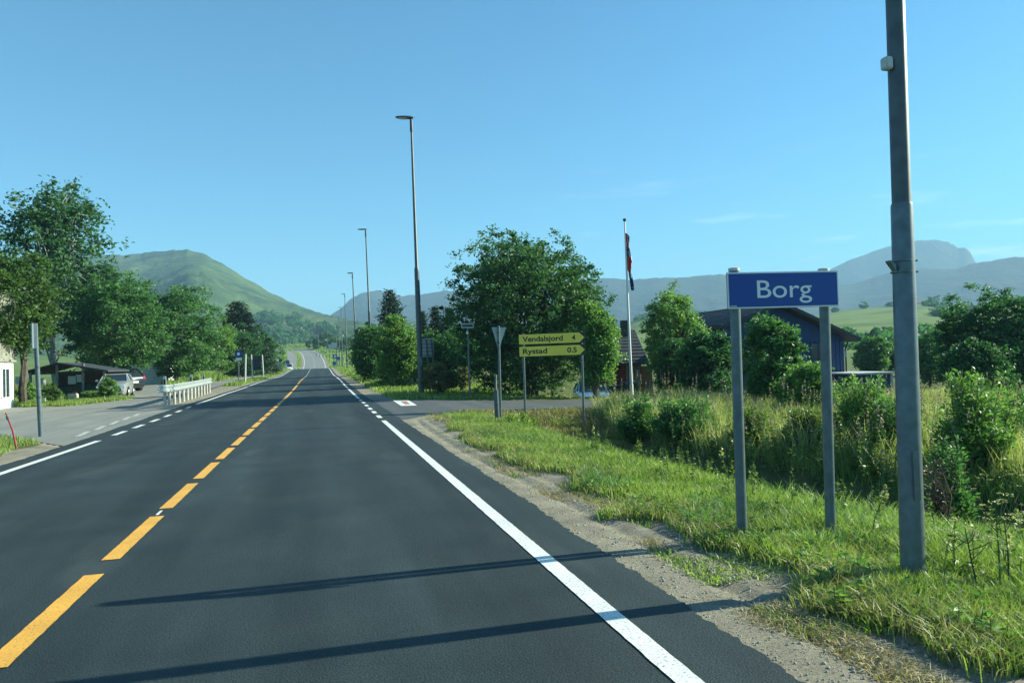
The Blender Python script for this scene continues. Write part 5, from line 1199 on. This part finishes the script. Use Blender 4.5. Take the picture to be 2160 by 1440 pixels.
for i in range(9):   # row of dark posts of a far fence
    a = 668+i*7; b = W(a, 262-i*2); 
    e = empty('fence_post', b, 'short dark post in the row right of the far road', 'post', 'row of short dark posts by the far road'); mb = MB(); mb.box((0, 0, .5), (.16, .16, 1.3)); mb.build('post', M['wood_dark'], e)

# ------------------------------------------------------------------ grass and plants
def blades(name, label, P, H_, Wd, mat, seed, lean=.35, parent=None, rbase=None):
    """curved grass blades: quad + tip"""
    rg = np.random.default_rng(seed); n = len(P); H_ = np.asarray(H_)*np.ones(n)*rg.uniform(.55, 1.3, n); Wd = np.asarray(Wd)*np.ones(n)
    a = rg.uniform(0, 2*np.pi, n); ld = rg.uniform(.3, 1, n)*lean*2; b = rg.uniform(0, 2*np.pi, n)
    sx = np.cos(b)*Wd/2; sy = np.sin(b)*Wd/2
    dx = np.cos(a)*ld*H_; dy = np.sin(a)*ld*H_
    z = P[:, 2]-.02
    v0 = np.stack([P[:, 0]-sx, P[:, 1]-sy, z], 1); v1 = np.stack([P[:, 0]+sx, P[:, 1]+sy, z], 1)
    m0 = np.stack([P[:, 0]-sx*.8+dx*.35, P[:, 1]-sy*.8+dy*.35, z+H_*.6], 1); m1 = np.stack([P[:, 0]+sx*.8+dx*.35, P[:, 1]+sy*.8+dy*.35, z+H_*.6], 1)
    t = np.stack([P[:, 0]+dx, P[:, 1]+dy, z+H_*(1-.25*ld)], 1)
    V = np.stack([v0, v1, m1, m0, t], 1).reshape(-1, 3); k = np.arange(n)*5
    F3 = np.concatenate([np.stack([k, k+1, k+2], 1), np.stack([k, k+2, k+3], 1), np.stack([k+3, k+2, k+4], 1)])
    rnd = rg.random(n)
    if rbase is not None: rnd = np.clip(rnd*.5+rbase*.6, 0, 1)
    o = link(name, np_mesh(name, V, F3, mat, rnd=np.tile(rnd, 3)), parent); tag(o, label, None, None, 'stuff'); return o
def scatter(n, x0, x1, y0, y1, ok, seed, near=True):
    rg = np.random.default_rng(seed)
    if near:  # denser towards the camera
        u = rg.random(n*3); yy = y0*(y1/y0)**u if y0 > .5 else y0+(y1-y0)*u
    else: yy = rg.uniform(y0, y1, n*3)
    xx = rg.uniform(x0, x1, n*3)
    k = ok(xx, yy, rg); xx = xx[k][:n]; yy = yy[k][:n]
    z = terrain(xx, yy)
    return np.stack([xx, yy, z], 1)
gb = lambda y: 2.78+fbm(y*0+3, y, 3, .8)*.42+vnoise(y*2.2, y*0+5)*.42+.0*y
def clump_keep(x, y, s, thr, sd): return vnoise(x*s+sd, y*s+sd) > thr
# mown verge
P = scatter(100000, 2.3, 5.6, 2.6, 20, lambda x, y, r: (x > gb(y)+r.normal(size=len(x))*.07) & (x < 4.45+r.normal(size=len(x))*.2+.7*vnoise(y*.9, y*0)+1.2*sstep(5.5, 3, y)) & ~((y > 17.5) & (x < 3.2)) & (vnoise(x*3, y*3)+vnoise(x*1.1+7, y*1.1)*.8+r.random(len(x))*.5 > -.14), 201)
tone = np.clip(.5+vnoise(P[:, 0]*1.7, P[:, 1]*1.7)*1.2, 0, 1)
blades('verge_grass', 'bright short grass of the right verge around the sign posts', P, .10+.07*sstep(2.8, 4.2, P[:, 0])+.05*(vnoise(P[:, 0]*4, P[:, 1]*4)+.3), .0065+.0007*P[:, 1], M['grass'], 202, rbase=tone)
P = scatter(34000, 2.5, 6.5, 2.6, 20, lambda x, y, r: (x > gb(y)-.08) & (x < 4.9+1.5*sstep(6, 3, y)) & (vnoise(x*1.3+2, y*1.3)+r.random(len(x))*.6 > .06), 245)
blades('dead_grass', 'dry straw-coloured blades mixed into the verge', P, .15, .0055+.0005*P[:, 1], M['straw_mix'], 246, lean=.55)
P = scatter(9000, 2.75, 5.0, 2.6, 18, lambda x, y, r: (x > gb(y)+.05) & (vnoise(x*2.3+5, y*2.3) > .20), 247)
blades('dark_tufts', 'darker taller tufts in the verge grass', P, .20, .009, M['leaf_mid'], 248, lean=.5)
P = scatter(20000, 3.3, 10, 14.5, 22.6, lambda x, y, r: (x > 3.4+.5*r.random(len(x))) & (y < side_near(x)-.35+.1*r.normal(size=len(x))) & (x < 7.6+r.random(len(x))), 251, near=False)
blades('bank_grass', 'yellowish rough grass on the bank below the direction signs', P, .16, .018, M['straw_mix'], 252, lean=.5, rbase=np.clip(.3+vnoise(P[:, 0], P[:, 1]), 0, 1))
P = scatter(16000, 3.2, 9, 14.5, 22.4, lambda x, y, r: (x > 3.3+.5*r.random(len(x))) & (y < side_near(x)-.3) & (x < 7.2) & (vnoise(x*1.2, y*1.2) > -.1), 253, near=False)
blades('bank_grass', 'green tufts on the bank below the direction signs', P, .15, .016, M['grass'], 254, lean=.5)
# straw and cut hay on the shoulder edge
P = scatter(9000, 2.2, 3.4, 2.6, 12, lambda x, y, r: (np.abs(x-gb(y)+.02) < .20+.28*(vnoise(x*1.5+9, y*1.5) > -.1)) & (vnoise(x*1.4+4, y*1.4) > -.12), 203)
blades('straw', 'dry yellow cut grass lying along the gravel edge', P, .055, .006, M['grass_dry'], 204, lean=1.1)
P = scatter(2500, 2.3, 2.9, 3, 16, lambda x, y, r: (vnoise(x*3+1, y*3) > .22), 205)
blades('shoulder_weeds', 'small green tufts growing in the gravel shoulder', P, .05, .012, M['grass'], 206, lean=.7)
# tall grass on the ditch slopes and right foreground
P = scatter(80000, 3.9, 13, 2.4, 21.5, lambda x, y, r: (x > 3.9+.45*vnoise(y*1.1, y*0)) & ((x > ditchx(y)+1.2+r.random(len(x))*.5) | ((y < 6.5-(x-4)*.2+r.random(len(x))*1.2) & (x < ditchx(y)-.4+r.random(len(x))*.6))) & (y < side_near(x)-.4) & (x < 3.4+y*1.25) & (vnoise(x*2, y*2)+r.random(len(x))*.5 > -.05), 207)
tone = np.clip(.5+vnoise(P[:, 0]*.9+4, P[:, 1]*.9)*1.3, 0, 1)
blades('tall_grass', 'yellow-green uncut grass on the ditch banks', P, .20+.16*sstep(4.2, 6, P[:, 0])+.10*vnoise(P[:, 0]*1.5, P[:, 1]*1.5), .008+.0007*P[:, 1], M['grass_tall'], 208, lean=.4, rbase=tone)
P = scatter(22000, 3.8, 10, 4.5, 21, lambda x, y, r: (x > 4.1+.5*r.random(len(x))) & (x < ditchx(y)+.8) & (vnoise(x*2.2, y*2.2) > -.16) & (y > 5.5), 209)
blades('ditch_grass', 'sparse brown grass in the dark ditch bottom', P, .11, .011, M['grass_mixed'], 210, lean=.8)
P = scatter(64000, 5.5, 34, 7, 23.5, lambda x, y, r: (x > ditchx(y)+1.5+.5*vnoise(y*1.3, y*0)) & (y < side_near(x)-.3) & (x < 3.5+y*1.25), 211, near=False)
tone = np.clip(.5+vnoise(P[:, 0]*.6, P[:, 1]*.6)*1.5, 0, 1)
blades('meadow_grass', 'tall pale meadow grass on the mound between the ditch and the side road', P, .60+.30*vnoise(P[:, 0]*.7, P[:, 1]*.7), .018, M['meadow'], 212, lean=.25, rbase=tone)
# verges further off
P = scatter(34000, 2.5, 16, 29, 145, lambda x, y, r: (x > edge_r(y)+.75+.3*vnoise(y, y*0)) & (y > side_far(x)+.35) & (x < 4.5+(y-28)*.25+5), 213)
blades('far_verge_grass', 'sunlit rough grass along the right verge beyond the side road', P, .22+.12*vnoise(P[:, 0]*.7, P[:, 1]*.3), .012+.0009*P[:, 1], M['grass'], 214)
P = scatter(26000, -11.5, -5.3, 6, 20.3, lambda x, y, r: (x < edge_l(y)-.75+r.normal(size=len(x))*.06+.2*vnoise(y*1.5, y*0)) & (y < lot_near(x)-.15+r.normal(size=len(x))*.06), 215, near=False)
blades('corner_grass', 'bright green grass patch around the red stake at the left edge', P, .14, .018, M['grass'], 216)
P = scatter(34000, -22, -4.9, 43, 150, lambda x, y, r: (x < edge_l(y)-.35) & (np.abs(x-pathx(y)) > 1.5) & ((y > 59) | (x < -12.2)) & ~((np.abs(x-interp(y, [43.5, 52, 66, 84], [-9.4, -11.5, -15, -20])) < 3) & (y < 84)), 217)
blades('left_verge_grass', 'rough grass between the footpath and the road on the left', P, .22+.2*(P[:, 0] < -11), .014+.0009*P[:, 1], M['grass'], 218)
P = scatter(9000, -17, -9.6, 36.5, 44.5, lambda x, y, r: (y > lot_far(x)+.1) & (x < -9.8), 219, near=False)
blades('hedge_foot_grass', 'grass strip in front of the open shelter', P, .24, .04, M['grass'], 220)
P = scatter(9000, -13.5, -8.2, 60, 84, lambda x, y, r: (x < pathx(y)-1.6) & (x > -9.9-.17*(y-50)+3.1), 221, near=False)
blades('tall_left_grass', 'tall yellow-green grass behind the guardrail', P, 1.0, .07, M['grass_tall'], 222)
P = scatter(16000, -16, 20, 150, 420, lambda x, y, r: ((x-xoff(y) < edge_l(y)-.4) | (x-xoff(y) > edge_r(y)+.5)) & (np.abs(x-pathx(y)) > 1.5), 223, near=False)
blades('distant_grass', 'pale grass on the banks of the climbing road', P, .4, .30, M['grass_tall'], 224)
P = scatter(14000, 2.5, 30, 28.5, 60, lambda x, y, r: (y > side_far(x)+.5) & (x > 4.5), 225, near=False)
blades('lawn', 'sunny lawn beyond the side road', P, .12, .05, M['grass'], 226)

# broad-leaved weeds and fireweed on the mound
def plant_batch(spots, H_, rg, leaf_l, leaf_w, nl, stem_r=.006, flowers=0.0):
    LV = []; FV = []; mb = MB(); rn = []
    for (x, y_, z) in spots:
        h = H_*rg.uniform(.65, 1.25); lx, ly = rg.normal(size=2)*.12*h
        mb.tube([(x, y_, z-.05), (x+lx*.4, y_+ly*.4, z+h*.55), (x+lx, y_+ly, z+h)], [stem_r, stem_r*.8, stem_r*.3], 4, cap=False)
        s = rg.random(nl)**.8; a = rg.uniform(0, 2*np.pi, nl); rr = leaf_l*.45*(1.15-.75*s)
        c = np.stack([x+lx*s+np.cos(a)*rr, y_+ly*s+np.sin(a)*rr, z+h*(.08+.84*s)], 1); LV.append((c, np.stack([np.cos(a), np.sin(a), .25+0*a], 1), np.full(nl, leaf_l)*(1.2-.7*s))); rn.append(np.clip(rg.random()*.5+rg.random(nl)*.5, 0, 1))
        if rg.random() < flowers:
            m_ = 16; s2 = rg.random(m_); FV.append(np.stack([x+lx+rg.normal(size=m_)*.022*(1-s2), y_+ly+rg.normal(size=m_)*.022*(1-s2), z+h*(.88+.24*s2)], 1))
    C = np.concatenate([q[0] for q in LV]); D = np.concatenate([q[1] for q in LV]); Lh = np.concatenate([q[2] for q in LV])
    V, Fc = leaf_quads(C, Lh, Lh*(leaf_w/leaf_l), rg, dirs=D)
    return V, Fc, np.concatenate(rn), mb, (np.concatenate(FV) if FV else None)
def weeds(name, label, P, H_, mat, seed, ll=.11, lw=.03, nl=26, flowers=.0, fm=None):
    rg = np.random.default_rng(seed); V, Fc, rn, mb, FP = plant_batch(P, H_, rg, ll, lw, nl, flowers=flowers)
    e = link(name, np_mesh(name, V, Fc, mat, rnd=rn)); tag(e, label, None, None, 'stuff')
    o = mb.build('stems', M['weed'], e); o['kind'] = 'stuff'
    if FP is not None:
        V, Fc = leaf_quads(FP, .035, .028, rg); o = link('blossoms', np_mesh('blossoms', V, Fc, fm or M['flower'], rnd=rg.random(len(FP))), e); o['kind'] = 'stuff'
    return e
P = scatter(560, 5.6, 24, 8, 22, lambda x, y, r: (x > ditchx(y)+.8) & (y < side_near(x)-.7) & (vnoise(x*.6+2, y*.6) > -.05) & (x < 3.5+y*1.2), 231, near=False)
weeds('fireweed', 'fireweed with faded pink tops on the mound', P, 1.0, M['weed'], 232, flowers=.75, nl=30)
P = scatter(300, 5.4, 18, 7, 21, lambda x, y, r: (np.abs(x-ditchx(y)-1.7-.4*vnoise(y, y*0)) < .7) & (x < 3.6+y*1.2), 233, near=False)
weeds('ditch_edge_weeds', 'dark leafy weeds overhanging the ditch', P, .60, M['weed'], 234, ll=.14, lw=.05, nl=44)
P = scatter(260, 3.6, 9, 2.9, 12, lambda x, y, r: (x > 3.9) & (x < 3.4+y*1.1) & (np.abs(x-ditchx(y)) > .5), 235)
weeds('verge_weeds', 'mixed leafy weeds among the uncut grass at right', P, .38, M['weed'], 236, ll=.07, lw=.03, nl=22, flowers=.08, fm=M['umbel'])
P = scatter(420, 2.7, 4.6, 2.8, 11, lambda x, y, r: (x > gb(y)+.02), 237)
weeds('dock_leaves', 'broad dandelion and dock leaves in the mown verge', P, .12, M['leaf_light'], 238, ll=.12, lw=.042, nl=10)

# bushes near the ditch
def near_bush(px, depth, top, halfw, label, mat, seed, n, leaf, aspect=.38, clump=.16, name='bush', per=26, nst=9):
    p = W(px, depth); Ht = EYE+depth*(hz(px)-top)/F-p.z; r = halfw*depth/F; rg = np.random.default_rng(seed)
    e = empty(name, p, label, 'bush'); mb = MB(); LC = []; LD = []; rn = []
    k = max(14, n//per//2)
    for i in range(k):
        a = rg.uniform(0, 2*math.pi); rr = r*rg.random()**.6; hh = Ht*(1-.45*(rr/r)**2)*rg.uniform(.5, .92)
        if i % 5 == 0: rr *= .8; hh = Ht*rg.uniform(.9, 1.12)
        b0 = np.array([rr*.25*math.cos(a), rr*.25*math.sin(a), -.05]); t = np.array([rr*math.cos(a), rr*math.sin(a), hh])
        mid = (b0+t)/2+np.array([0, 0, hh*.08])+rg.normal(size=3)*.04
        mb.tube([tuple(b0), tuple(mid), tuple(t)], [.010, .007, .0025], 5, cap=False)
        m_ = per*2; s = rg.random(m_)**.65; s = np.clip(s, .12, 1)
        q = np.where(s[:, None] < .5, b0+(mid-b0)*(s*2)[:, None], mid+(t-mid)*(s*2-1)[:, None])
        d = rg.normal(size=(m_, 3)); d[:, 2] = np.abs(d[:, 2])*.8+.1; d /= np.linalg.norm(d, axis=1)[:, None]
        side_ = rg.random((m_, 1))**1.5*clump*(1.25-s[:, None])*1.6
        LC.append(q+d*(leaf*.45+side_)); LD.append(d); rn.append(np.clip(rg.random()*.4+rg.random(m_)*.6, 0, 1))
    C = np.concatenate(LC); D = np.concatenate(LD); kz = C[:, 2] > .02; C = C[kz]; D = D[kz]; R_ = np.concatenate(rn)[kz]
    V, Fc = leaf_quads(C, leaf*rg.uniform(.7, 1.25, len(C)), leaf*aspect, rg, dirs=D)
    link('foliage', np_mesh('foliage', V, Fc, mat, rnd=R_), e); mb.build('stems', M['bark'], e); return e
near_bush(2042, 10.5, 800, 76, 'willow bush with glossy pointed leaves right of the thick pole', M['leaf_light'], 301, 6500, .085)
near_bush(2110, 12, 830, 80, 'second leafy willow bush at the right edge', M['leaf_light'], 302, 4500, .085)
near_bush(1808, 13, 812, 70, 'willow bush between the town sign and the thick pole', M['leaf_light'], 303, 9000, .085)
near_bush(1880, 12, 850, 55, 'lower dark bush just left of the thick pole', M['leaf_mid'], 304, 5000, .08)
near_bush(1990, 8.6, 950, 40, 'dark leafy bush low behind the thick pole', M['leaf_mid'], 305, 4500, .07)
near_bush(1966, 7.2, 990, 15, 'purple-brown leafy plant just right of the thick pole', M['purple_leaf'], 306, 1300, .06, aspect=.3, clump=.10)
near_bush(1440, 16.5, 850, 74, 'dark green bush by the ditch right of the direction signs', M['leaf_mid'], 307, 9000, .10, clump=.22)
near_bush(1340, 18, 850, 42, 'small dark bush nearest the direction signs', M['leaf_mid'], 308, 4500, .10, clump=.2)
near_bush(1580, 14.5, 872, 46, 'leafy weed clump behind the left post of the town sign', M['weed'], 309, 5000, .09, clump=.2)
near_bush(1690, 13.5, 872, 44, 'leafy weed clump between the two town sign posts', M['weed'], 310, 5000, .09, clump=.2)
near_bush(1095, 17, 880, 40, 'low green weeds at the foot of the left direction post', M['grass'], 311, 2500, .08, clump=.14)

# bare umbellifer stalks in the foreground
def stalk(px, py, hpx, label, seed, forks=4, lean=0.0):
    rg = np.random.default_rng(seed); b = G(px, py); sc = b.y/F*1.05; h = hpx*sc; e = empty('stalk_plant', b, label, 'plant', 'thin dry stalks in the right foreground')
    mb = MB(); tp = (lean*h, rg.normal()*.04, h); mid = (lean*h*.45, 0, h*.55)
    mb.tube([(0, 0, -.03), mid, tp], [.0055, .0045, .002], 6); heads = [tp]
    for k in range(forks):
        f_ = rg.uniform(.4, .85); s_ = rg.choice([-1, 1]); q = (tp[0]*f_, tp[1]*f_, h*f_); t = (q[0]+s_*h*rg.uniform(.10, .26), q[1]+rg.normal()*.05, q[2]+h*rg.uniform(.12, .30))
        mb.tube([q, ((q[0]*.4+t[0]*.6), (q[1]+t[1])/2, q[2]*.55+t[2]*.45), t], [.0032, .0025, .0014], 5); heads.append(t)
    mb.build('stem', M['wood_dark'] if seed % 2 else M['weed'], e)
    HP = []
    for t in heads:
        for _ in range(22): a = rg.uniform(0, 6.28); r_ = rg.random()**.5*.035; HP.append((t[0]+math.cos(a)*r_, t[1]+math.sin(a)*r_, t[2]+.012+rg.normal()*.004))
    HP = np.array(HP); V, Fc = leaf_quads(HP, .012, .010, rg, up=1.5); link('umbel', np_mesh('umbel', V, Fc, M['umbel'], rnd=rg.random(len(HP))), e)['kind'] = 'stuff'
    m_ = 14; s = rg.random(m_)*.6; C = np.stack([tp[0]*s+rg.normal(size=m_)*.03, rg.normal(size=m_)*.03, h*s+.02], 1); V, Fc = leaf_quads(C, .07, .02, rg); link('leaves', np_mesh('leaves', V, Fc, M['weed'], rnd=rg.random(m_)), e)
for i, (a, b_, hh, ln, lb) in enumerate([(2018, 1240, 165, -.05, 'dark forked stalk nearest the thick pole'), (2070, 1270, 190, -.28, 'long stalk leaning left in the right foreground'), (2112, 1270, 240, .0, 'tall upright stalk near the right edge'), (2128, 1262, 190, .05, 'upright stalk beside the tallest one'), (2095, 1160, 170, .03, 'pale flowering stalk further back at right'), (2150, 1180, 210, -.05, 'flowering stalk at the very right edge'), (1905, 1110, 120, -.05, 'small yellow-topped stalk left of the thick pole'), (2040, 1130, 150, .06, 'flowering stalk between the pole and the right edge')]):
    stalk(a, b_, hh, lb, 400+i, forks=4 if i % 2 else 5, lean=ln)
# stones and clods on the shoulder
proto = None; rg = np.random.default_rng(55); bm = bmesh.new(); bmesh.ops.create_icosphere(bm, subdivisions=1, radius=1)
iv = np.array([v.co[:] for v in bm.verts]); ifc = np.array([[v.index for v in f.verts] for f in bm.faces]); bm.free()
N_ = 3200; xs_ = rg.uniform(2.0, 2.75, N_); ys_ = 2.8*(17/2.8)**rg.random(N_); sz = .003+.007*rg.random(N_)**4
VV = iv[None]*(sz[:, None, None]*rg.uniform(.6, 1.3, (N_, 1, 3)))+np.stack([xs_, ys_, terrain(xs_, ys_)+.002], 1)[:, None]
FF = ifc[None]+(np.arange(N_)*len(iv))[:, None, None]
tag(link('gravel', np_mesh('gravel', VV.reshape(-1, 3), FF.reshape(-1, 3), M['pebble'])), 'loose small stones scattered on the gravel shoulder', None, None, 'stuff')
